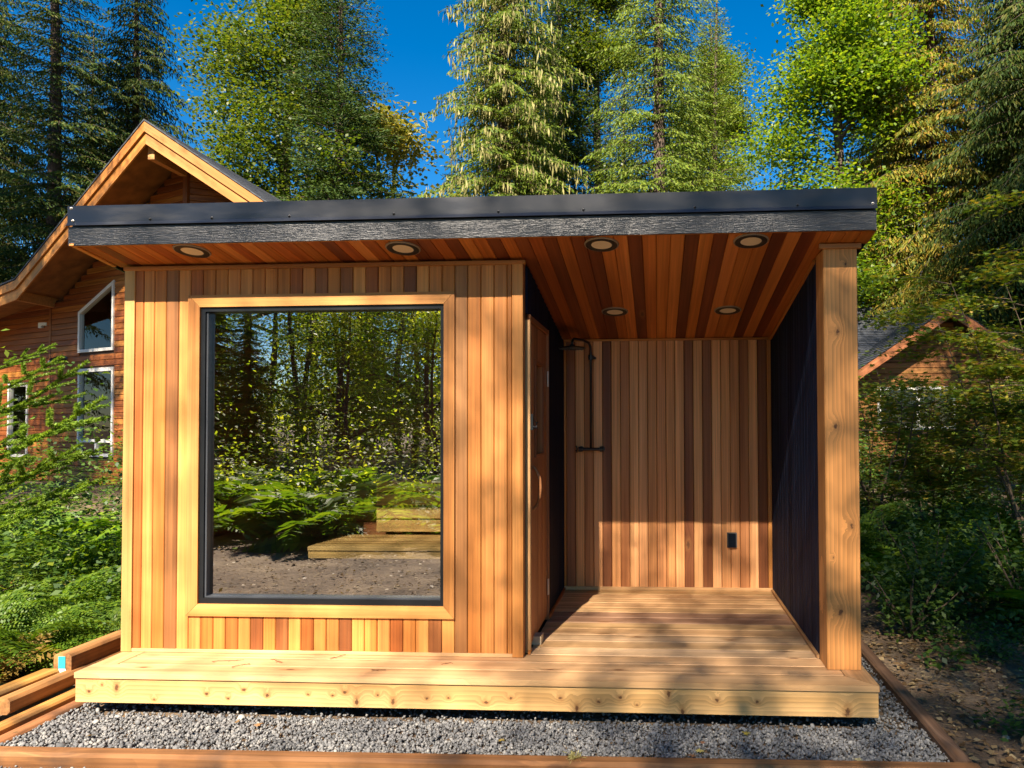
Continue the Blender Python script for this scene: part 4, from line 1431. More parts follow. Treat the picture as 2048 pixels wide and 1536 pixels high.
def build_right_house():
    H = thing("shingled_house", "low house with dark shingled roof and brown gable behind the shrubs on the right", "house", (10, 22, GZ))
    # main roof slope facing us
    y0, y1, z0, z1 = 19.9, 25.2, 2.75, 5.98
    x0, x1 = 4.5, 19.5
    rf = MB().prism([(x0, y0, z0), (x1, y0, z0), (x1, y1, z1), (x0, y1, z1)], (0, 0, -0.15)).prism([(x0, y1, z1), (x1, y1, z1), (x1, y1 + 5, z1 - 3), (x0, y1 + 5, z1 - 3)], (0, 0, -0.15)).build("roof", MAT['backing'], H)
    c = MB()
    n = 40
    for i in range(n):
        a, b = i / n, (i + 1) / n
        ya, yb = y0 + (y1 - y0) * a, y0 + (y1 - y0) * b
        za, zb = z0 + (z1 - z0) * a, z0 + (z1 - z0) * b
        x = x0
        while x < x1 - 0.01:
            w = min(random.uniform(0.7, 1.3), x1 - x)
            c.prism([(x + .004, ya, za + 0.045), (x + w - .004, ya, za + 0.045), (x + w - .004, yb, zb + 0.018), (x + .004, yb, zb + 0.018)], (0, 0, -0.016))
            x += w
    o = c.build("shingle_courses", MAT['shingle'], rf)
    o["kind"] = "stuff"
    MB().tube([(x0, y1, z1 + 0.03), (x1, y1, z1 + 0.03)], 0.05, 8).build("ridge_cap", MAT['shingle'], rf)
    # front gable
    gx, gy, gz, sl, hw = 9.05, 18.7, 4.98, 0.68, 3.6
    g = MB()
    for sg in (-1, 1):
        pp = [(gx, gy - 0.3, gz), (gx + sg * hw, gy - .3, gz - sl * hw), (gx + sg * hw, gy + 4.2, gz - sl * hw), (gx, gy + 4.2, gz)]
        g.prism(pp if sg < 0 else pp[::-1], (0, 0, -0.1))
    gr = g.build("gable_roof", MAT['backing'], H)
    c = MB()
    for sg in (-1, 1):
        t = 0.0
        while t < hw:
            e = min(t + 0.16, hw + 0.05)
            pp = [(gx + sg * t, gy - 0.34, gz - sl * t + 0.012), (gx + sg * e, gy - 0.34, gz - sl * e + 0.04), (gx + sg * e, gy + 4.2, gz - sl * e + 0.04), (gx + sg * t, gy + 4.2, gz - sl * t + .012)]
            c.prism(pp if sg < 0 else pp[::-1], (0, 0, -0.012))
            t += 0.16
    o = c.build("shingle_courses", MAT['shingle'], gr)
    o["kind"] = "stuff"
    for sg in (-1, 1):
        q = [Vector((gx, gy - 0.36, gz - 0.02)), Vector((gx + sg * hw, gy - 0.36, gz - sl * hw - 0.02)), Vector((gx + sg * hw, gy - 0.36, gz - sl * hw - 0.32)), Vector((gx, gy - 0.36, gz - 0.32))]
        if sg > 0: q = q[::-1]
        vboard("barge_board", gr, q, (0, 0.05, 0), MAT['barge'], (0.34, 0.13, 0.05), (q[1] - q[0]) if (q[1] - q[0]).length > 1 else (q[2] - q[1]))
    wall = MB().prism([(gx - hw + .3, gy + 0.45, GZ), (gx + hw - .3, gy + 0.45, GZ), (gx + hw - .3, gy + .45, gz - sl * (hw - .3) - .12), (gx, gy + .45, gz - 0.12), (gx - hw + .3, gy + .45, gz - sl * (hw - .3) - .12)], (0, 0.1, 0)).build("gable_wall", MAT['backing'], H)
    z = GZ
    while z < 4.7:
        half = min(hw - 0.3, (gz - 0.15 - (z + 0.18)) / sl)
        if half > 0.1:
            plank("siding_board", wall, (gx - half, gy + 0.42, z + 0.09), (1, 0, 0), (0, 0, 1), half * 2, 0.172, 0.03, MAT['siding'], jit((0.27, 0.115, 0.035), 0.2), 0.012)
        z += 0.18
    f = MB()
    wx0, wx1, wz0, wz1 = 7.0, 9.4, 1.2, 2.45
    f.box(wx0, wx1, gy + 0.33, gy + 0.419, wz1, wz1 + 0.1).box(wx0, wx1, gy + .33, gy + .419, wz0, wz0 + .1)
    for x in (wx0, (wx0 + wx1) / 2, wx1 - 0.1):
        f.box(x, x + 0.1, gy + .332, gy + .417, wz0 + .101, wz1 - .001)
    w = f.build("window", MAT['white_vinyl'], wall)
    MB().box(wx0 + .05, wx1 - .05, gy + 0.38, gy + 0.385, wz0 + .102, wz1 - .002).build("pane", simple("dark_pane", (0.01, 0.012, 0.014), 0.08, spec=0.6), w)


build_left_house()
build_right_house()


# ------------------------------------------------------------------ plants: leaf-sized faces spread through real crowns
def blades(base, d, length, width, rng, fold=0.0, up=None):
    """one narrow diamond per row: base point, direction, length, width"""
    n = len(base)
    d = d / np.linalg.norm(d, axis=1)[:, None]
    r = rng.normal(size=(n, 3)) if up is None else up + rng.normal(size=(n, 3)) * 0.35
    w = np.cross(d, r)
    w /= np.linalg.norm(w, axis=1)[:, None] + 1e-9
    nrm = np.cross(w, d)
    L_ = np.broadcast_to(np.asarray(length), (n,))[:, None]
    W_ = np.broadcast_to(np.asarray(width), (n,))[:, None]
    m = base + d * L_ * 0.45 + nrm * L_ * fold
    V = np.stack([base, m + w * W_ / 2, base + d * L_, m - w * W_ / 2], 1)
    F = np.arange(n * 4).reshape(n, 4)
    return V.reshape(-1, 3), F


def merge(parts):
    Vs, Fs, b = [], [], 0
    for V, F in parts:
        Vs.append(V)
        Fs.append(F + b)
        b += len(V)
    return np.concatenate(Vs), np.concatenate(Fs)


def conifer_mesh(seed, H, R, z0, style, dens=1.0, step=0.40, bw=1.0):
    """returns trunk MB, crown (V,F), extra (V,F)"""
    rng = np.random.default_rng(seed)
    tr = MB()
    nseg = 14
    lean = rng.normal(size=2) * 0.012
    tp = [(lean[0] * z + 0.05 * math.sin(z * 0.4), lean[1] * z, z) for z in np.linspace(0, H, nseg)]
    r0 = H * 0.0125
    tr.tube(tp, [r0 * (1 - 0.93 * i / (nseg - 1)) * (1.25 if i == 0 else 1) for i in range(nseg)], 9)
    B, D, Ln, Wd = [], [], [], []
    EB, ED, EL = [], [], []
    z = z0
    while z < H - 0.3:
        f = (z - z0) / (H - z0)
        Lmax = R * (1 - f) ** 0.75 * (0.75 + 0.25 * min(1, f * 8 + 0.3))
        nb = 7 if style != 'sparse' else 5
        a0 = rng.uniform(0, 6.28)
        for b in range(nb):
            az = a0 + b * 6.283 / nb + rng.normal() * 0.3
            L = Lmax * rng.uniform(0.6, 1.15)
            if L < 0.25: L = 0.25
            zz = z + rng.uniform(-0.25, 0.25)
            rise = {'fir': 0.10, 'hemlock': 0.12, 'cedar': 0.05, 'sparse': 0.0}[style] + rng.normal() * 0.08
            drp = {'fir': 0.16, 'hemlock': 0.38, 'cedar': 0.42, 'sparse': 0.3}[style] * rng.uniform(0.7, 1.3)
            u = np.linspace(0, 1, max(int(L / (0.17 / dens)), 4))
            rr = u * L
            bz = zz + rise * rr - drp * L * u ** 2 + (0.18 * L * np.clip(u - 0.75, 0, 1) if style in ('fir', 'cedar') else 0)
            ca, sa = math.cos(az), math.sin(az)
            pts = np.stack([ca * rr, sa * rr, bz], -1)
            if L > 0.8:
                ii = np.linspace(0, len(u) - 1, 4).astype(int)
                tr.tube([tuple(pts[i]) for i in ii], [0.012 + 0.016 * L * 0.5, 0.010 + .008 * L * .5, 0.009, 0.004], 4, False)
            tan = np.gradient(pts, axis=0)
            tan /= np.linalg.norm(tan, axis=1)[:, None]
            side = np.array([-sa, ca, 0.0])
            for i in range(1, len(u)):
                tl = min((0.40 * (L - rr[i]) + 0.20) * (0.35 + 0.65 * min(1, u[i] * 3)), 1.3)
                for sg in (-1, 1):
                    l = tl * rng.uniform(0.7, 1.2)
                    ns = max(int(l / (0.105 / dens)), 1)
                    v = (np.arange(ns) + rng.uniform(0, 1, ns)) / ns * l
                    dirv = tan[i] * 0.75 + side * sg * 0.9
                    dirv = dirv / np.linalg.norm(dirv)
                    tw_drop = {'fir': 0.10, 'hemlock': 0.45, 'cedar': 0.55, 'sparse': 0.4}[style]
                    p = pts[i] + dirv * v[:, None]
                    p[:, 2] -= tw_drop * v ** 1.5
                    dd = np.repeat(dirv[None], ns, 0) + rng.normal(size=(ns, 3)) * 0.42
                    dd[:, 2] += {'fir': 0.05, 'hemlock': -0.65, 'cedar': -1.25, 'sparse': -0.6}[style]
                    B.append(p)
                    D.append(dd)
                    Ln.append(rng.uniform(0.13, 0.25, ns) * (1.35 if style == 'cedar' else 1.0))
                    Wd.append(rng.uniform(0.040, 0.072, ns) * bw)
                if rng.uniform() < 0.75 and style == 'hemlock' or style == 'sparse':
                    ne = rng.integers(1, 4)
                    EB.append(pts[i] + rng.normal(size=(ne, 3)) * np.array([0.15, 0.15, 0.05]))
                    e = rng.normal(size=(ne, 3)) * 0.13
                    e[:, 2] = -1
                    ED.append(e)
                    EL.append(rng.uniform(0.2, 0.6, ne))
        z += step * rng.uniform(0.8, 1.2)
    crown = blades(np.concatenate(B), np.concatenate(D), np.concatenate(Ln), np.concatenate(Wd), rng, 0.05)
    ex = None
    if EB:
        ex = blades(np.concatenate(EB), np.concatenate(ED), np.concatenate(EL), 0.075, rng, 0.03)
    return tr, crown, ex


def broad_mesh(seed, H, R, z0, nleaf, size, trunks=1, spread=0.5, clump=0.55, blobs=None):
    rng = np.random.default_rng(seed)
    tr = MB()
    cl = []
    for t in range(trunks):
        a = rng.uniform(0, 6.28)
        ex = spread * (0.0 if trunks == 1 else 1) * R * 0.5
        top = np.array([math.cos(a + t * 2.4) * ex, math.sin(a + t * 2.4) * ex, H * rng.uniform(0.9, 1.0)])
        pts = [np.array([0, 0, 0]) + (top * np.array([u ** 1.4, u ** 1.4, u])) + np.array([math.sin(u * 7 + t) * 0.15, math.cos(u * 6 + t) * 0.15, 0]) * (u > 0) for u in np.linspace(0, 1, 9)]
        r0 = H * 0.014
        tr.tube([tuple(p) for p in pts], [r0 * (1 - 0.88 * i / 8) for i in range(9)], 8)
        nl = int(26 * H / 20)
        for i in range(nl):
            u = rng.uniform(z0 / H, 0.97)
            k = u * 8
            i0 = int(k)
            p = pts[i0] + (pts[min(i0 + 1, 8)] - pts[i0]) * (k - i0)
            az = rng.uniform(0, 6.28)
            f = max(0.05, (p[2] - z0) / (H - z0))
            env = R * (math.sin(min(1, f * 1.05 + 0.12) * math.pi) ** 0.55 + 0.05)
            L = env * rng.uniform(0.55, 1.05)
            q = p + np.array([math.cos(az) * L, math.sin(az) * L, L * rng.uniform(0.1, 0.7)])
            mid = (p + q) / 2 + np.array([0, 0, 0.1 * L])
            tr.tube([tuple(p), tuple(mid), tuple(q)], [0.05 + 0.012 * L, 0.03, 0.01], 5, False)
            for j in range(rng.integers(4, 8)):
                w = rng.uniform(0.35, 1.05)
                c = p + (q - p) * w + rng.normal(size=3) * L * 0.16
                cl.append(c)
    cl = np.array(cl)
    n = nleaf
    idx = rng.integers(0, len(cl), n)
    g = rng.normal(size=(n, 3)) * clump * np.array([1, 1, 0.55])
    P = cl[idx] + g
    d = rng.normal(size=(n, 3))
    d[:, 2] = d[:, 2] * 0.5 - 0.25
    V, F = blades(P, d, rng.uniform(0.8, 1.25, n) * size, rng.uniform(0.6, 0.9, n) * size, rng, 0.06, up=np.array([0, 0, 1.0]))
    return tr, (V, F), None


_tree = {}


def make_tree(name, label, loc, key, build, leaf_mat, bark='bark', extra_mat=None, rot=0.0, scale=1.0, group=None, cat="tree", extra_name="lichen"):
    if key not in _tree:
        tr, cr_, ex = build()
        tm = mesh("trunk", tr.V, tr.F, MAT[bark], True)
        _tree[key] = (tm, cr_, ex, {})
    tm, cr_, ex, cache = _tree[key]
    t = thing(name, label, cat, loc, rot, group, scale)
    part("trunk", tm, t, world_of(t))
    if "crown" not in cache:
        cache["crown"] = mesh("crown", cr_[0], cr_[1], MAT[leaf_mat])
    c = part("crown", cache["crown"], t, world_of(t))
    c.material_slots[0].link = 'OBJECT'
    c.material_slots[0].material = MAT[leaf_mat]
    if ex is not None and extra_mat:
        k2 = "x" + extra_mat
        if k2 not in cache:
            cache[k2] = mesh(extra_name, ex[0], ex[1], MAT[extra_mat])
        part(extra_name, cache[k2], t, world_of(t))
    return t


FIR = lambda: conifer_mesh(11, 30, 5.2, 2.0, 'fir', 1.12, 0.42, 1.1)
HEM = lambda: conifer_mesh(21, 30, 5.4, 2.0, 'hemlock', 1.12, 0.42, 1.1)
CED = lambda: conifer_mesh(31, 30, 6.0, 2.5, 'cedar', 1.05, 0.42, 1.1)
SPA = lambda: conifer_mesh(41, 36, 4.8, 2.0, 'hemlock', 1.0, 0.5, 1.1)
BRD = lambda: broad_mesh(51, 22, 4.6, 2.5, 62000, 0.155, 2, 0.5, 0.6)
MAP = lambda: broad_mesh(61, 24, 4.0, 3.0, 60000, 0.175, 2, 0.3, 0.6)
SLIM = lambda: broad_mesh(71, 26, 3.4, 4.0, 42000, 0.15, 1, 0.3, 0.6)
SMALL = lambda: broad_mesh(81, 10, 2.8, 0.8, 15000, 0.14, 2, 0.6, 0.42)
THIN = lambda: broad_mesh(95, 10, 3.0, 0.4, 8200, 0.115, 1, 0.6, 0.6)
OPEN = lambda: broad_mesh(91, 25, 5.2, 9.0, 50000, 0.100, 2, 0.4, 1.0)


def X(px, D):
    """world x of a picture column at distance D"""
    return (px - 1312) / 1420 * D, D - 3.88


def tree_at(px, D, **kw):
    x, y = X(px, D)
    return make_tree(loc=(x, y, GZ - 0.1), **kw)


G1 = "trees behind the cabin"
tree_at(55, 33, name="cedar_tree", label="tall dark cedar at far left with bare grey trunk", key='SPA', build=SPA, leaf_mat='cedar_leaf', rot=0.4, group=G1)
tree_at(225, 37, name="cedar_tree", label="shady drooping cedar right above the house gable", key='CED', build=CED, leaf_mat='cedar_leaf', rot=1.9, scale=1.0, group=G1)
tree_at(-120, 34, name="cedar_tree", label="dark cedar cut by the left picture edge", key='CED', build=CED, leaf_mat='cedar_leaf', rot=0.2, group=G1)
tree_at(525, 38, name="alder_tree", label="leafy green tree with two mossy trunks behind the gable", key='BRD', build=BRD, leaf_mat='alder', bark='bark_moss', rot=0.6, scale=1.32, group=G1)
tree_at(400, 32, name="alder_tree", label="low leafy tree just above the right slope of the gable", key='SMALL', build=SMALL, leaf_mat='alder', bark='bark_moss', rot=2.2, scale=1.25, group=G1)
tree_at(540, 33, name="alder_tree", label="low leafy tree behind the roof left of the jagged fir", key='SMALL', build=SMALL, leaf_mat='alder', bark='bark_moss', rot=0.7, scale=1.1, group=G1)
tree_at(655, 36, name="fir_tree", label="dark fir with jagged branches left of the sky gap", key='FIR', build=FIR, leaf_mat='fir', bark='bark', rot=0.0, scale=1.05, group=G1)
tree_at(800, 47, name="poplar_tree", label="small yellowing tree at the foot of the sky gap", key='SMALL', build=SMALL, leaf_mat='yellow', bark='bark_moss', rot=1.0, scale=2.55, group=G1)
tree_at(1010, 31, name="hemlock_tree", label="broad hemlock draped in pale lichen above the roof middle", key='HEM', build=HEM, leaf_mat='fir_light', extra_mat='lichen', rot=0.9, scale=1.05, group=G1, extra_name="lichen")
tree_at(1130, 42, name="fir_tree", label="dark green fir behind the lichen covered hemlock", key='FIR', build=FIR, leaf_mat='fir', rot=2.4, scale=1.1, group=G1)
tree_at(1200, 44, name="poplar_tree", label="yellow green poplar crown between the hemlock and the drooping spruce", key='SLIM', build=SLIM, leaf_mat='alder', bark='bark', rot=0.3, scale=1.3, group=G1)
tree_at(1312, 33, name="spruce_tree", label="drooping green spruce above the porch", key='SPA', build=SPA, leaf_mat='fir_light', bark='bark', rot=2.8, scale=1.0, group=G1)
tree_at(1425, 37, name="fir_tree", label="grey green fir sloping down right of the drooping spruce", key='FIR', build=FIR, leaf_mat='fir_light', bark='bark', rot=4.0, scale=0.85, group=G1)
tree_at(1430, 50, name="poplar_tree", label="golden topped poplar beside the right sky gap", key='SLIM', build=SLIM, leaf_mat='alder', bark='bark', rot=1.4, scale=1.22, group=G1)
tree_at(1570, 52, name="fir_tree", label="far fir top in the right sky gap", key='FIR', build=FIR, leaf_mat='fir', rot=1.2, scale=0.66, group=G1)
tree_at(1690, 31, name="maple_tree", label="bright green maple left of the big right cedar", key='MAP', build=MAP, leaf_mat='maple', bark='bark', rot=0.2, scale=1.0, group=G1)
tree_at(1600, 29, name="maple_tree", label="low bright maple sprays just above the roof's right end", key='SMALL', build=SMALL, leaf_mat='maple', rot=0.2, scale=1.2, group=G1)
tree_at(1590, 38, name="maple_tree", label="small golden maple top at the edge of the right sky gap", key='SMALL', build=SMALL, leaf_mat='gold', bark='bark', rot=1.2, scale=1.35, group=G1)
tree_at(1860, 31, name="cedar_tree", label="cedar branches right of the maple, tinted sunlit gold", key='CED', build=CED, leaf_mat='cedar_sunlit', rot=0.8, group=G1)
tree_at(2080, 27, name="cedar_tree", label="massive dark cedar at the right picture edge", key='CED', build=CED, leaf_mat='cedar_leaf', rot=2.5, scale=1.0, group=G1)
tree_at(2010, 36, name="cedar_tree", label="dark cedar behind the roof ridge of the right house", key='SPA', build=SPA, leaf_mat='cedar_leaf', rot=1.1, group=G1)
# the wood going on behind, in the gaps
for i, (px, D, key, bld, mat, sc_, lab) in enumerate([
    (215, 50, 'HEM', HEM, 'fir', 1.0, "distant dark hemlock seen between the left cedars and the mossy trunks"),
    (905, 52, 'FIR', FIR, 'fir', 0.78, "distant fir behind the yellowing tree"),
    (1760, 44, 'HEM', HEM, 'fir', 1.0, "distant hemlock between the maple and the right cedars"),
    (1000, 50, 'HEM', HEM, 'fir', 0.95, "distant hemlock behind the lichen covered hemlock"),
    (1240, 54, 'FIR', FIR, 'fir', 1.0, "distant fir filling the gap left of the drooping spruce"),
    (1370, 55, 'FIR', FIR, 'fir', 1.1, "distant fir right behind the drooping spruce"),
    (1080, 58, 'HEM', HEM, 'fir', 1.15, "farthest hemlock behind the lichen covered one"),
    (1490, 58, 'HEM', HEM, 'fir', 0.6, "low distant hemlock at the foot of the right sky gap"),
    (120, 48, 'FIR', FIR, 'fir', 1.0, "distant fir filling the gap left of the gable")]):
    tree_at(px, D, name="conifer_tree", label=lab, key=key, build=bld, leaf_mat=mat, rot=i * 1.3, scale=sc_, group=G1)

# the wood on the photographer's side: seen in the window, and it throws the dappled shade
G2 = "trees behind the photographer"
BEH = [
    (-0.35, -18.0, 'OPEN', OPEN, 'alder', 1.0, "airy leafy tree behind the photographer that dapples the porch"),
    (8.2, -19.0, 'OPEN', OPEN, 'maple', 1.05, "airy maple behind the photographer to the right"),
    (11.5, -8.0, 'HEM', HEM, 'fir', 0.85, "hemlock standing behind the photographer far to the right"),
    (-10.5, -18.5, 'THIN', THIN, 'bright', 0.85, "leafy young tree mirrored in the middle of the window"),
    (-7.2, -17.5, 'THIN', THIN, 'bright', 0.85, "leafy young tree mirrored at the right side of the window"),
    (-12.6, -16.5, 'HEM', HEM, 'fir_light', 0.22, "young dark hemlock mirrored at the left side of the window"),
    (-14.0, -22.0, 'THIN', THIN, 'bright', 1.0, "leafy tree mirrored high in the window"),
    (-9.6, -23.0, 'THIN', THIN, 'bright', 1.1, "far maple mirrored deep in the window"),
    (-19.5, -25.0, 'FIR', FIR, 'fir_light', 0.40, "far fir mirrored deep in the window at the left"),
    (-17.0, -29.0, 'THIN', THIN, 'bright', 1.3, "far leafy tree mirrored deep in the window at the middle"),
    (-12.0, -28.0, 'THIN', THIN, 'bright', 1.35, "farther leafy tree mirrored in the window"),
    (-24.0, -36.0, 'THIN', THIN, 'maple', 1.8, "distant leafy tree mirrored at the left of the window"),
    (-18.0, -38.0, 'THIN', THIN, 'bright', 1.8, "distant leafy tree mirrored in the middle of the window"),
    (-12.5, -37.0, 'THIN', THIN, 'bright', 1.8, "distant leafy tree mirrored at the right of the window"),
    (-21.0, -46.0, 'HEM', HEM, 'fir_light', 0.6, "farthest hemlock mirrored at the left of the window"),
    (-15.0, -48.0, 'SMALL', SMALL, 'maple', 2.2, "farthest leafy tree mirrored in the window"),
    (-27.0, -50.0, 'SMALL', SMALL, 'maple', 2.2, "farthest leafy tree mirrored at the far left of the window"),
    (-33.0, -46.0, 'HEM', HEM, 'fir', 0.7, "hemlock mirrored at the far left edge of the window"),
    (-8.5, -14.5, 'THIN', THIN, 'bright', 0.55, "low leafy tree mirrored just above the ferns in the middle"),
    (-5.6, -13.0, 'THIN', THIN, 'bright', 0.5, "low leafy tree mirrored just above the ferns at the right"),
    (-11.5, -20.5, 'THIN', THIN, 'maple', 0.95, "slim maple mirrored between the two young trees"),
    (-15.5, -33.0, 'THIN', THIN, 'bright', 1.5, "tall leafy tree mirrored behind the far maple"),
    (-20.5, -32.0, 'THIN', THIN, 'maple', 1.5, "tall leafy tree mirrored left of the far maple"),
    (-10.5, -33.0, 'THIN', THIN, 'bright', 1.5, "tall leafy tree mirrored right of the far maple"),
    (-21.0, -8.0, 'HEM', HEM, 'fir', 0.95, "tall hemlock to the left behind the photographer"),
    (-19.0, 2.0, 'OPEN', OPEN, 'alder', 1.0, "unseen high crowned tree added on the left to shade the house"),  # out of view, added to shade the left house
    (-31.0, 19.0, 'HEM', HEM, 'fir', 1.1, "unseen tall hemlock added far left to shade the left cedars"),  # out of view, added to put the left cedars in shade
    (7.6, 4.0, 'OPEN', OPEN, 'maple', 1.0, "unseen high crowned maple added as overhead shade for the right side"),  # out of view, added as overhead shade for the right house and plants
    (11.5, 5.0, 'OPEN', OPEN, 'alder', 1.1, "second unseen high crowned tree added for shade on the right"),  # out of view, added to shade the cedar at the right edge
    (19.5, 6.0, 'CED', CED, 'cedar_leaf', 0.9, "tall cedar further out on the right"),
]
for i, (x, y, key, bld, mat, sc_, lab) in enumerate(BEH):
    make_tree("tree" if key in ('OPEN', 'MAP', 'SMALL', 'THIN') else "conifer_tree", lab, (x, y, GZ - 0.1), key, bld, mat, rot=i * 0.9, scale=sc_, group=G2)


# ferns ---------------------------------------------------------------
def frond_mesh(seed, L, mat, droop=0.5):
    rng = np.random.default_rng(seed)
    npair = 20
    u = np.linspace(0.12, 0.985, npair)
    path = lambda q: np.stack([q * L * 0.82, np.zeros_like(q) + 0.03 * np.sin(q * 4 + seed), L * (0.75 * q - (0.35 + droop) * q ** 2)], -1)
    parts = []
    for i, q in enumerate(u):
        p = path(np.array([q]))[0]
        t = path(np.array([q + 0.02]))[0] - p
        t /= np.linalg.norm(t)
        pl = L * 0.27 * math.sin(math.pi * (0.16 + 0.84 * q) ** 0.8) ** 0.9 * rng.uniform(0.85, 1.1) + 0.008
        for sg in (-1, 1):
            d = t * 0.45 + np.array([0, sg * 1.0, -0.12 + rng.normal() * 0.08])
            d /= np.linalg.norm(d)
            n = max(int(pl / 0.017), 3)
            v = (np.arange(n) + 0.5) / n
            for s2 in (-1, 1):
                b = p + d * (v * pl)[:, None]
                b[:, 2] -= 0.25 * pl * v ** 2
                dd = d[None] * 0.55 + s2 * t[None] * 0.9 + rng.normal(size=(n, 3)) * 0.1
                ll = (0.030 * (1 - v) ** 0.6 + 0.009) * L / 0.85
                parts.append(blades(b, dd, ll, ll * 0.55, rng, 0.0, up=np.array([0, 0, 1.0])))
    # stalk
    q = np.linspace(0, 1, 10)
    st = MB().tube([tuple(a) for a in path(q)], [0.005 - 0.0042 * a for a in q], 4, False)
    V, F = merge(parts)
    SV = np.array(st.V)
    F = np.concatenate([F, np.array(st.F) + len(V)])
    return mesh("frond", np.concatenate([V, SV]), F, mat)


FR = [frond_mesh(i, 0.85, MAT['fern'], d) for i, d in enumerate((0.35, 0.5, 0.65))]
FRD = [frond_mesh(9, 0.7, MAT['fern_dry'], 0.7)]


def fern(lab, x, y, n=8, size=1.0, group=None, dry=0, z=GZ, tilt=0.0):
    t = thing("fern", lab, "fern", (x, y, z), 0, group)
    a0 = random.uniform(0, 6.28)
    for i in range(n):
        az = a0 + i * 6.283 / n + random.uniform(-0.3, 0.3)
        s = size * random.uniform(0.75, 1.15)
        up = random.uniform(-0.75, -0.15)
        m = Matrix.Translation((x, y, z)) @ Matrix.Rotation(az, 4, 'Z') @ Matrix.Rotation(up, 4, 'Y') @ Matrix.Rotation(random.uniform(-0.3, 0.3), 4, 'X') @ Matrix.Diagonal((s, s, s, 1))
        part("frond", random.choice(FRD) if i < dry else random.choice(FR), t, m)
    return t


def shrub_mesh(seed, H, R, nleaf, size, mat, nst=7):
    rng = np.random.default_rng(seed)
    st = MB()
    tips = []
    for i in range(nst):
        az = rng.uniform(0, 6.28)
        l = R * rng.uniform(0.3, 1.0)
        q = [np.array([math.cos(az) * l * u ** 1.3, math.sin(az) * l * u ** 1.3, H * rng.uniform(0.8, 1.0) * u]) for u in (0, 0.35, 0.7, 1)]
        st.tube([tuple(p) for p in q], [0.012, 0.009, 0.006, 0.003], 5, False)
        for j in range(10):
            k = rng.uniform(0.25, 1) * 3
            i0 = min(int(k), 2)
            tips.append(q[i0] + (q[i0 + 1] - q[i0]) * (k - i0) + rng.normal(size=3) * R * 0.16)
    tips = np.array(tips)
    P = tips[rng.integers(0, len(tips), nleaf)] + rng.normal(size=(nleaf, 3)) * R * 0.13
    P[:, 2] = np.abs(P[:, 2])
    d = rng.normal(size=(nleaf, 3))
    d[:, 2] = d[:, 2] * 0.4 - 0.1
    V, F = blades(P, d, rng.uniform(0.7, 1.25, nleaf) * size, rng.uniform(0.5, 0.65, nleaf) * size, rng, 0.06, up=np.array([0, 0, 1.0]))
    return mesh("stems", st.V, st.F, MAT['twig']), mesh("foliage", V, F, mat)


SH = [shrub_mesh(1, 0.9, 0.6, 900, 0.065, MAT['shrub']), shrub_mesh(2, 0.6, 0.5, 700, 0.06, MAT['shrub']), shrub_mesh(3, 1.3, 0.7, 1300, 0.07, MAT['maple']),
      shrub_mesh(4, 0.35, 0.45, 450, 0.05, MAT['shrub'])]


def shrub(lab, x, y, k, size=1.0, group=None, z=GZ):
    t = thing("shrub", lab, "shrub", (x, y, z), random.uniform(0, 6.28), group, size)
    part("stems", SH[k][0], t, world_of(t))
    part("foliage", SH[k][1], t, world_of(t))
    return t


# masses of undergrowth nobody could count: one object per kind and side
def frond_lo(L=0.85, droop=0.5, seed=0):
    rng = np.random.default_rng(seed)
    parts = []
    u = np.linspace(0.1, 0.98, 17)
    path = lambda q: np.array([q * L * 0.82, 0, L * (0.75 * q - (0.35 + droop) * q ** 2)])
    B, D, Ls = [], [], []
    for q in u:
        p = path(q)
        t = path(q + 0.02) - p
        t /= np.linalg.norm(t)
        pl = L * 0.27 * math.sin(math.pi * (0.16 + 0.84 * q) ** 0.8) ** 0.9 + 0.012
        for sg in (-1, 1):
            B.append(p)
            D.append(t * 0.45 + np.array([0, sg * 1.0, -0.15 + rng.normal() * 0.1]))
            Ls.append(pl)
    return blades(np.array(B), np.array(D), np.array(Ls), np.array(Ls) * 0.24 + 0.006, rng, 0.05, up=np.array([0, 0, 1.0]))


FLO = [frond_lo(0.85, d, i) for i, d in enumerate((0.35, 0.5, 0.7))]


def fern_mass(name, label, spots, mat):
    rng = np.random.default_rng(len(spots))
    out = []
    for x, y, z, size in spots:
        n = rng.integers(6, 10)
        a0 = rng.uniform(0, 6.28)
        for i in range(n):
            V, F = FLO[rng.integers(0, 3)]
            s = size * rng.uniform(0.75, 1.15)
            m = Matrix.Translation((x, y, z)) @ Matrix.Rotation(a0 + i * 6.283 / n + rng.normal() * 0.2, 4, 'Z') @ Matrix.Rotation(rng.uniform(-0.7, -0.1), 4, 'Y') @ Matrix.Rotation(rng.normal() * 0.2, 4, 'X') @ Matrix.Diagonal((s, s, s, 1))
            A = np.array(m)
            out.append((V @ A[:3, :3].T + A[:3, 3], F))
    V, F = merge(out)
    tag(part(name, mesh(name, V, F, MAT[mat])), label, "ferns", kind="stuff")


def leaf_mass(name, label, spots, mat, per, size, R, seed=1):
    """leafy brush: clumps of leaves on short unseen twigs"""
    rng = np.random.default_rng(seed)
    Ps = []
    for x, y, z, h, r in spots:
        nt = 26
        tips = np.stack([rng.normal(size=nt) * r * 0.5, rng.normal(size=nt) * r * 0.5, np.abs(rng.normal(size=nt)) * h * 0.45 + 0.05 * h], -1)
        P = tips[rng.integers(0, nt, per)] + rng.normal(size=(per, 3)) * R
        P[:, 2] = np.abs(P[:, 2])
        Ps.append(P + np.array([x, y, z]))
    P = np.concatenate(Ps)
    n = len(P)
    d = rng.normal(size=(n, 3))
    d[:, 2] = d[:, 2] * 0.4 - 0.15
    s = rng.uniform(0.6, 1.3, n) * size
    V, F = blades(P, d, s, s * rng.uniform(0.5, 0.75, n), rng, 0.07, up=np.array([0, 0, 1.0]))
    tag(part(name, mesh(name, V, F, MAT[mat])), label, "undergrowth", kind="stuff")


R_ = np.random.default_rng(77)


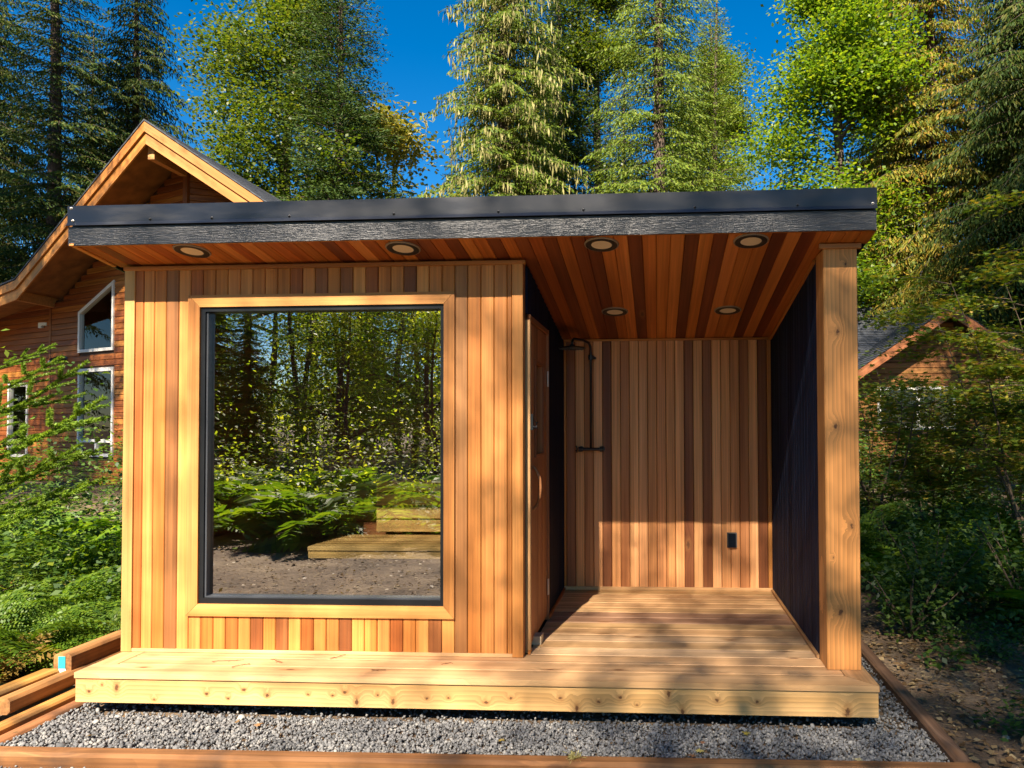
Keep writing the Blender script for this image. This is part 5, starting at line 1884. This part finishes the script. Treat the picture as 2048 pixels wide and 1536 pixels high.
def scatter(n, fy, fx, fz):
    out = []
    for i in range(n):
        y = fy()
        out.append((fx(y), y) + fz())
    return out


# left bank
U = R_.uniform
leaf_mass("bramble_undergrowth", "tangled green brambles covering the bank left of the cabin",
          scatter(46, lambda: U(0.8, 9.5), lambda y: -4.3 - U(0, 1) * (1.4 + y * 0.7), lambda: (GZ, U(0.7, 1.5), U(0.3, 0.55))), 'shrub', 380, 0.055, 0.10, 5)
leaf_mass("light_undergrowth", "bright leafy saplings standing among the brambles on the left bank",
          scatter(16, lambda: U(1.5, 9.0), lambda y: -4.6 - U(0, 1) * (1.2 + y * 0.7), lambda: (GZ, U(0.9, 1.7), U(0.3, 0.5))), 'maple', 320, 0.07, 0.10, 6)
fern_mass("fern_undergrowth", "mass of green ferns on the bank left of the cabin",
          scatter(40, lambda: U(2.8, 9.0), lambda y: -4.2 - U(0, 1) * (1.3 + y * 0.7), lambda: (GZ, U(0.8, 1.35))), 'fern')
fern_mass("dry_ferns", "dry browned ferns among the green ones on the left bank",
          scatter(14, lambda: U(-0.2, 2.6), lambda y: -4.05 - U(0, 1) * 1.2, lambda: (GZ, U(0.4, 0.75))), 'fern_dry')
# right side
leaf_mass("dark_undergrowth", "dark low shrubs covering the ground right of the porch",
          scatter(95, lambda: U(1.5, 11), lambda y: 1.75 + U(0, 1) * (1.9 + y * 0.55) + max(0, 2.6 - y) * 0.4, lambda: (GZ, U(0.35, 0.85), U(0.35, 0.6))), 'shrub', 380, 0.065, 0.09, 7)
fern_mass("shade_ferns", "mass of shady ferns behind the right timber",
          scatter(36, lambda: U(1.8, 9.0), lambda y: 1.9 + U(0, 1) * (1.5 + y * 0.5), lambda: (GZ, U(0.7, 1.2))), 'fern')
leaf_mass("ground_cover", "small seedlings and creepers on the dark soil right of the timber",
          scatter(120, lambda: U(-0.5, 2.6), lambda y: 1.62 + U(0, 1) ** 0.7 * 2.2, lambda: (GZ, U(0.06, 0.25), U(0.08, 0.25))), 'shrub', 70, 0.045, 0.05, 8)
# behind the cabin, left and right of it
leaf_mass("far_brush", "green brush growing behind the cabin between the houses",
          scatter(110, lambda: U(9, 22), lambda y: U(-13, 16), lambda: (GZ, U(1.0, 2.6), U(0.7, 1.3))), 'shrub', 420, 0.11, 0.2, 9)
# mirrored bank
fern_mass("mirrored_ferns", "fern bank behind the photographer mirrored in the window",
          scatter(105, lambda: -U(4.9, 9.5), lambda y: U(-9.5, -1.9) + (y + 5) * 0.35, lambda: (GZ, U(1.0, 2.0))), 'fern')
leaf_mass("mirrored_bank", "bright leafy bank behind the ferns mirrored in the window",
          scatter(46, lambda: -U(6.2, 9.0), lambda y: U(-10.5, -1.0) + (y + 5) * 0.35, lambda: (GZ, U(1.0, 2.4), U(0.4, 0.7))), 'bright', 110, 0.075, 0.16, 14)
leaf_mass("mirrored_brush", "leafy brush behind the fern bank mirrored in the window",
          scatter(95, lambda: -U(8.5, 18), lambda y: U(-16, -1), lambda: (GZ, U(1.0, 3.0), U(0.5, 0.9))), 'bright', 150, 0.085, 0.2, 10)
leaf_mass("mirrored_far_brush", "tall brush closing the view behind the mirrored trees",
          scatter(120, lambda: -U(17, 36), lambda y: U(-32, 2), lambda: (GZ, U(2.5, 6.5), U(0.9, 1.6))), 'bright', 240, 0.15, 0.4, 11)

# single ferns that stand out
for lab, x, y, n, size, dry in [
    ("bright fern arching against the cabin's lower left corner", -3.95, 1.0, 9, 0.95, 0),
    ("large fern behind the tagged timber", -4.25, 0.75, 9, 0.95, 0),
    ("tall fern at the cabin's left wall, its fronds crossing the house window", -4.15, 3.1, 8, 1.55, 0),
    ("yellow green fern low at the left picture edge", -5.1, 0.35, 9, 0.95, 1),
    ("wide fern in the middle of the left bank", -4.85, 1.5, 9, 1.15, 0),
    ("fern above the hose at the lower left", -4.55, 0.15, 8, 0.75, 2),
    ("upper fern on the left bank under the fir boughs", -5.7, 2.7, 9, 1.35, 0),
    ("blue green fern arching out right of the post", 2.35, 3.1, 8, 1.15, 0),
    ("sunlit fern close to the post at mid height", 2.15, 4.4, 8, 1.5, 0),
    ("dry golden fern on the soil by the right picture edge", 2.35, 0.35, 6, 0.5, 6),
]:
    fern(lab, x, y, n, size, "single ferns", dry)
for i in range(22):
    yy = R_.uniform(0.3, 4.2)
    fern("lacy green fern in the thick of the left bank", -4.15 - R_.uniform(0, 1) * (0.9 + 0.55 * yy), yy, int(R_.integers(6, 9)), R_.uniform(0.75, 1.25), "lacy ferns on the left bank", int(R_.integers(0, 2)))
for lab, x, y, k, size in [
    ("dark salal shrub with glossy leaves beside the right timber", 1.95, 1.75, 1, 0.9),
    ("dark shrub right of the post at knee height", 2.35, 2.4, 0, 0.9),
    ("leafy shrub at the right picture edge above the bare soil", 3.1, 2.3, 0, 1.0),
    ("broad leafed shrub on the left bank near the cabin wall", -4.05, 1.9, 1, 1.0),
    ("upright leafy sapling on the left bank below the house window", -5.0, 3.6, 2, 1.0),
]:
    shrub(lab, x, y, k, size, "single shrubs")


# vine maple at the right ---------------------------------------------
def palm_leaf():
    lob = []
    n = 7
    for i in range(n):
        a = math.radians(-118 + i * 236 / (n - 1))
        r = (0.62, 0.85, 0.97, 1.0, 0.97, 0.85, 0.62)[i] * 0.5
        lob.append((r * math.cos(a), r * math.sin(a)))
        if i < n - 1:
            a2 = a + math.radians(118 / (n - 1))
            lob.append((0.24 * math.cos(a2), 0.24 * math.sin(a2)))
    V = [(0, 0, 0)] + [(x, y, -0.10 * (x * x + y * y) ** 0.5) for x, y in lob]
    F = [(0, i, i + 1) for i in range(1, len(lob))]
    return np.array(V), np.array(F)


def vine_maple(lab, x, y, H, R, seed, nparts, nrest, lean=(0, 0), size=0.10):
    rng = np.random.default_rng(seed)
    t = thing("vine_maple", lab, "vine maple", (x, y, GZ))
    st = MB()
    sites = []
    for i in range(6):
        az = rng.uniform(0, 6.28)
        l = R * rng.uniform(0.3, 0.8)
        top = np.array([math.cos(az) * l + lean[0], math.sin(az) * l + lean[1], H * rng.uniform(0.65, 1.0)])
        q = [top * np.array([u ** 1.2, u ** 1.2, u]) + np.array([0.06 * math.sin(u * 8 + i), 0.06 * math.cos(u * 7 + i), 0]) * (u > 0) for u in np.linspace(0, 1, 7)]
        st.tube([tuple(p) for p in q], [0.020, 0.017, 0.014, 0.011, 0.009, 0.006, 0.003], 6, False)
        for j in range(11):
            k = rng.uniform(0.28, 1.0) * 6
            i0 = min(int(k), 5)
            p = q[i0] + (q[i0 + 1] - q[i0]) * (k - i0)
            a2 = rng.uniform(0, 6.28)
            bl = R * rng.uniform(0.35, 0.8)
            e = p + np.array([math.cos(a2) * bl, math.sin(a2) * bl, rng.uniform(-0.1, 0.3) * bl])
            st.tube([tuple(p), tuple((p + e) / 2 + np.array([0, 0, 0.05])), tuple(e)], [0.007, 0.005, 0.002], 4, False)
            for m_ in range(9):
                w = rng.uniform(0.25, 1.05)
                sites.append((p + (e - p) * w, e - p))
    st.build("stems", MAT['twig'], t, world_of(t))
    LV, LF = palm_leaf()
    n = nparts + nrest
    idx = rng.integers(0, len(sites), n)
    pos = np.array([sites[i][0] for i in idx]) + rng.normal(size=(n, 3)) * np.array([0.12, 0.12, 0.05])
    me = mesh("leaf", LV, LF, MAT['vine'])
    me2 = mesh("leaf", LV, LF, MAT['maple'])
    W0 = world_of(t)
    pos_sorted = pos[np.argsort(pos[:, 1])]
    for i in range(nparts):
        m = W0 @ Matrix.Translation(Vector(pos_sorted[i])) @ Matrix.Rotation(rng.uniform(0, 6.28), 4, 'Z') @ Matrix.Rotation(rng.normal() * 0.35 + 0.25, 4, 'Y') @ Matrix.Rotation(rng.normal() * 0.35, 4, 'X')
        s = size * rng.uniform(0.7, 1.2)
        part("leaf", me if rng.uniform() < 0.75 else me2, t, m @ Matrix.Diagonal((s, s, s, 1)))
    P = pos_sorted[nparts:]
    n2 = len(P)
    ang = rng.uniform(0, 6.28, n2)
    s = size * rng.uniform(0.65, 1.2, n2)
    ca, sa = np.cos(ang), np.sin(ang)
    Rz = np.zeros((n2, 3, 3))
    Rz[:, 0, 0] = ca; Rz[:, 0, 1] = -sa; Rz[:, 1, 0] = sa; Rz[:, 1, 1] = ca; Rz[:, 2, 2] = 1
    b = rng.normal(size=n2) * 0.4 + 0.2
    Ry = np.zeros((n2, 3, 3))
    Ry[:, 0, 0] = np.cos(b); Ry[:, 0, 2] = np.sin(b); Ry[:, 1, 1] = 1; Ry[:, 2, 0] = -np.sin(b); Ry[:, 2, 2] = np.cos(b)
    V = np.einsum('nij,njk,lk->nli', Rz, Ry, LV) * s[:, None, None] + P[:, None, :]
    F = LF[None] + (np.arange(n2) * len(LV))[:, None, None]
    o = part("foliage", mesh("foliage", V.reshape(-1, 3), F.reshape(-1, 3), MAT['vine']), t, world_of(t))
    o["kind"] = "stuff"
    return t


vine_maple("large vine maple filling the right edge in front of the house", 4.3, 4.6, 4.4, 1.6, 5, 260, 10500, (-0.3, -0.3))
vine_maple("low vine maple close to the post with dense green leaves", 2.9, 5.6, 2.5, 1.2, 6, 40, 4200)
vine_maple("dense low vine maple hiding the lower wall of the right house", 3.85, 6.4, 2.65, 1.3, 15, 0, 8200)
vine_maple("vine maple spreading between the post and the brown gable", 5.5, 7.4, 2.5, 1.5, 9, 0, 4600)
vine_maple("vine maple further back before the brown gable", 7.2, 9.0, 4.2, 1.9, 8, 0, 6500)


# young fir reaching in from the left ----------------------------------
def bough(seed, L, ntw):
    rng = np.random.default_rng(seed)
    st = MB()
    B, D, Ln = [], [], []

    def needles(p, q, n, ln):
        d = (q - p)
        l = np.linalg.norm(d)
        d = d / l
        u = rng.uniform(0, 1, n)
        pos = p + (q - p) * u[:, None]
        r = rng.normal(size=(n, 3))
        r -= d * (r @ d)[:, None]
        r /= np.linalg.norm(r, axis=1)[:, None]
        r[:, 2] *= 0.55
        B.append(pos)
        D.append(r * 0.9 + d * 0.55)
        Ln.append(np.full(n, ln) * rng.uniform(0.75, 1.1, n))
    q = [np.array([u * L, 0.02 * math.sin(u * 5), 0.10 * L * u * u]) for u in np.linspace(0, 1, 8)]
    st.tube([tuple(p) for p in q], [0.008 - 0.0065 * i / 7 for i in range(8)], 5, False)
    for a, b in zip(q[1:-1], q[2:]):
        needles(a, b, int(L / 7 * 1500), 0.028)
    for i in range(ntw):
        u = 0.15 + 0.75 * (i // 2 + 0.5) / (ntw / 2)
        p = q[0] + (q[-1] - q[0]) * u
        sg = 1 if i % 2 else -1
        l = (1 - u) * L * 0.42 + 0.06
        e = p + np.array([l * 0.8, sg * l * 0.7, l * 0.12 + rng.normal() * 0.02])
        st.tube([tuple(p), tuple(e)], [0.003, 0.001], 4, False)
        needles(p, e, int(l * 1300), 0.025)
    V, F = blades(np.concatenate(B), np.concatenate(D), np.concatenate(Ln), 0.0062, rng, 0.0)
    SV = np.array(st.V)
    return mesh("bough", np.concatenate([V, SV]), np.concatenate([F, np.array(st.F) + len(V)]), MAT['sapling'])


def fir_sapling():
    x, y = -5.75, 1.7
    t = thing("fir_sapling", "young fir with bright needled boughs reaching in at the left edge", "fir sapling", (x, y, GZ))
    MB().tube([(x, y, GZ), (x + 0.02, y, 1.2), (x, y, 2.6)], [0.03, 0.02, 0.006], 7).build("trunk", MAT['twig'], t, smooth=True)
    bs = [bough(i, 1.0, n) for i, n in enumerate((8, 6, 8))]
    # height at the trunk, length, heading, rise
    lst = [(1.60, 1.02, -0.10, 0.26), (1.36, 1.18, 0.05, 0.40), (1.02, 1.42, -0.05, 0.34), (1.18, 1.08, 0.35, 0.18), (0.86, 1.20, 0.10, 0.20), (1.48, 0.90, 0.30, 0.12),
           (0.98, 0.95, -0.35, 0.10), (0.74, 1.30, -0.15, 0.30), (0.60, 1.10, 0.25, 0.22), (1.80, 0.75, 0.20, 0.30), (1.28, 0.85, -0.5, 0.2), (0.45, 1.2, 0.0, 0.3)]
    for i, z in enumerate(np.linspace(0.5, 2.4, 16)):
        lst.append((z, 0.95 - 0.25 * z * 0.6, 1.5 + (i * 2.4) % 3.2, 0.15))
    for i, (z, L_, az, up) in enumerate(lst):
        m = Matrix.Translation((x, y, z)) @ Matrix.Rotation(az, 4, 'Z') @ Matrix.Rotation(-up, 4, 'Y') @ Matrix.Diagonal((L_, L_, L_, 1))
        part("bough", bs[i % 3], t, m)


fir_sapling()


# fallen leaves and litter ---------------------------------------------
def litter():
    rng = np.random.default_rng(12)
    P, n_ = [], 0
    for (x0, x1, y0, y1, n, z) in ((1.5, 4.2, -1.2, 3.0, 8500, GZ + 0.006), (-6.5, -3.8, -0.5, 3.0, 1500, GZ + 0.006), (-12, 2, -12, -4.3, 5000, GZ + 0.012), (-6.5, 2.5, -5.0, -0.62, 6500, GZ + 0.004), (-3.36, -2.0, -0.44, 0.0, 6, -0.228)):
        P.append(np.stack([rng.uniform(x0, x1, n), rng.uniform(y0, y1, n), z + rng.uniform(0, 0.03, n)], -1))
    P = np.concatenate(P)
    n = len(P)
    d = rng.normal(size=(n, 3))
    d[:, 2] *= 0.08
    s = rng.uniform(0.015, 0.06, n)
    V, F = blades(P, d, s, s * rng.uniform(0.1, 0.7, n), rng, 0.08, up=np.array([0, 0, 1.0]))
    o = part("leaf_litter", mesh("leaf_litter", V, F, MAT['litter']))
    tag(o, "scattered brown leaf litter and twigs on the forest soil", "leaf litter", kind="stuff")


litter()


def fallen(lab, x, y, z, s, rot, color, mat='dead_leaf', tilt=0.15, group=None):
    LV, LF = palm_leaf()
    m, nt, N, L, out = new_mat("leaf_" + str(len(bpy.data.materials)))
    d = N.new("ShaderNodeBsdfPrincipled")
    tn = N.new("ShaderNodeTexNoise")
    tc = N.new("ShaderNodeTexCoord")
    tn.inputs["Scale"].default_value = 5
    L.new(tc.outputs["Object"], tn.inputs["Vector"])
    mr = N.new("ShaderNodeMapRange")
    mr.inputs[1].default_value = 0.35; mr.inputs[2].default_value = 0.65
    mr.inputs[3].default_value = 0.55; mr.inputs[4].default_value = 1.15
    L.new(tn.outputs["Fac"], mr.inputs[0])
    sc = N.new("ShaderNodeVectorMath"); sc.operation = 'SCALE'
    sc.inputs[0].default_value = color
    L.new(mr.outputs[0], sc.inputs["Scale"])
    L.new(sc.outputs[0], d.inputs["Base Color"])
    d.inputs["Roughness"].default_value = 0.6
    L.new(d.outputs[0], out.inputs[0])
    V = LV.copy()
    V[:, 2] += 0.35 * V[:, 0] ** 2 + 0.25 * np.abs(V[:, 1]) * V[:, 0]
    o = part("fallen_leaf", mesh("fallen_leaf", V, LF, m), None, Matrix.Translation((x, y, z)) @ Matrix.Rotation(rot, 4, 'Z') @ Matrix.Rotation(tilt, 4, 'Y') @ Matrix.Diagonal((s, s * 0.8, s, 1)))
    tag(o, lab, "leaf")


fallen("yellow green fallen leaf on the gravel near the deck's right end", 0.45, -0.10, -0.222, 0.085, 0.4, (0.33, 0.27, 0.04))
fallen("small yellow leaf on the gravel before the middle of the deck", -0.80, -0.24, -0.226, 0.06, 2.0, (0.36, 0.27, 0.05))
fallen("curled brown leaf on the gravel beside the front timber", 0.16, -0.37, -0.222, 0.075, 1.0, (0.25, 0.12, 0.05))
fallen("pale yellow leaf on the gravel next to a brown one", 0.21, -0.32, -0.215, 0.075, 4.0, (0.46, 0.38, 0.10))
fallen("pale torn leaf on the gravel at the right near the front timber", 0.96, -0.36, -0.222, 0.07, 5.0, (0.42, 0.36, 0.18))
fallen("brown curled leaf on the gravel below the window", -2.15, -0.12, -0.222, 0.085, 3.1, (0.30, 0.16, 0.06))
fallen("bluish grey leaf on the soil right of the timber", 1.83, -0.02, -0.25, 0.08, 2.6, (0.28, 0.33, 0.32))
fallen("yellow leaf on the soil right of the timber", 1.98, 0.22, -0.245, 0.085, 0.6, (0.48, 0.33, 0.05))
fallen("small brown leaf on the gravel left of the yellow green one", 0.22, -0.22, -0.222, 0.055, 0.2, (0.22, 0.1, 0.05))

# dry needle sprigs on the deck
for i, (x, y, l, r) in enumerate([(-2.62, 0.19, 0.16, 0.2), (-2.30, 0.25, 0.12, -0.5), (-2.45, 0.11, 0.09, 0.6), (-1.95, 0.27, 0.10, 0.9), (-1.62, 0.09, 0.08, 0.1), (-1.25, 0.20, 0.06, 0.7)]):
    m = MB()
    random.seed(100 + i)
    pts = [(x + l * u * math.cos(r) , y + l * u * math.sin(r) + random.uniform(-.006, .006), 0.004 + random.uniform(0, .004)) for u in np.linspace(0, 1, 6)]
    m.tube(pts, 0.0016, 4)
    for p in pts:
        a = random.uniform(0, 6.28)
        m.tube([p, (p[0] + 0.022 * math.cos(a), p[1] + 0.022 * math.sin(a), 0.004)], 0.001, 3)
    o = m.build("dry_sprig", simple("sprig_brown", (0.16, 0.06, 0.02), 0.8) if i == 0 else bpy.data.materials["sprig_brown"])
    tag(o, ["longest dry brown sprig on the deck boards below the window's left half", "dry brown sprig close to the front wall below the window", "dry sprig near the deck's front edge at the left",
            "short dry sprig against the wall base below the window centre", "dry sprig near the deck's front edge in the middle", "tiny dry sprig on the deck below the window's right side"][i], "sprig", "dry sprigs on the deck")

# green hose end at the left
hp = [(-4.9, -0.05, -0.2), (-4.6, 0.06, -0.16), (-4.35, 0.14, -0.15), (-4.15, 0.2, -0.17), (-3.98, 0.27, -0.2)]
o = MB().tube(hp, 0.03, 10).build("garden_hose", MAT['hose'], smooth=True)
tag(o, "dark green hose lying in the plants at the lower left", "hose")

# lichen tuft on the front timber
rg = np.random.default_rng(5)
n = 160
P = np.stack([rg.normal(size=n) * 0.016 - 0.40, rg.normal(size=n) * 0.012 - 0.475, -0.199 + np.abs(rg.normal(size=n)) * 0.008], -1)
d = rg.normal(size=(n, 3))
V, F = blades(P, d, rg.uniform(0.012, 0.035, n), 0.0035, rg, 0.1)
tag(part("lichen_tuft", mesh("lichen_tuft", V, F, MAT['lichen'])), "pale lichen tuft lying on the middle of the front timber", "lichen")
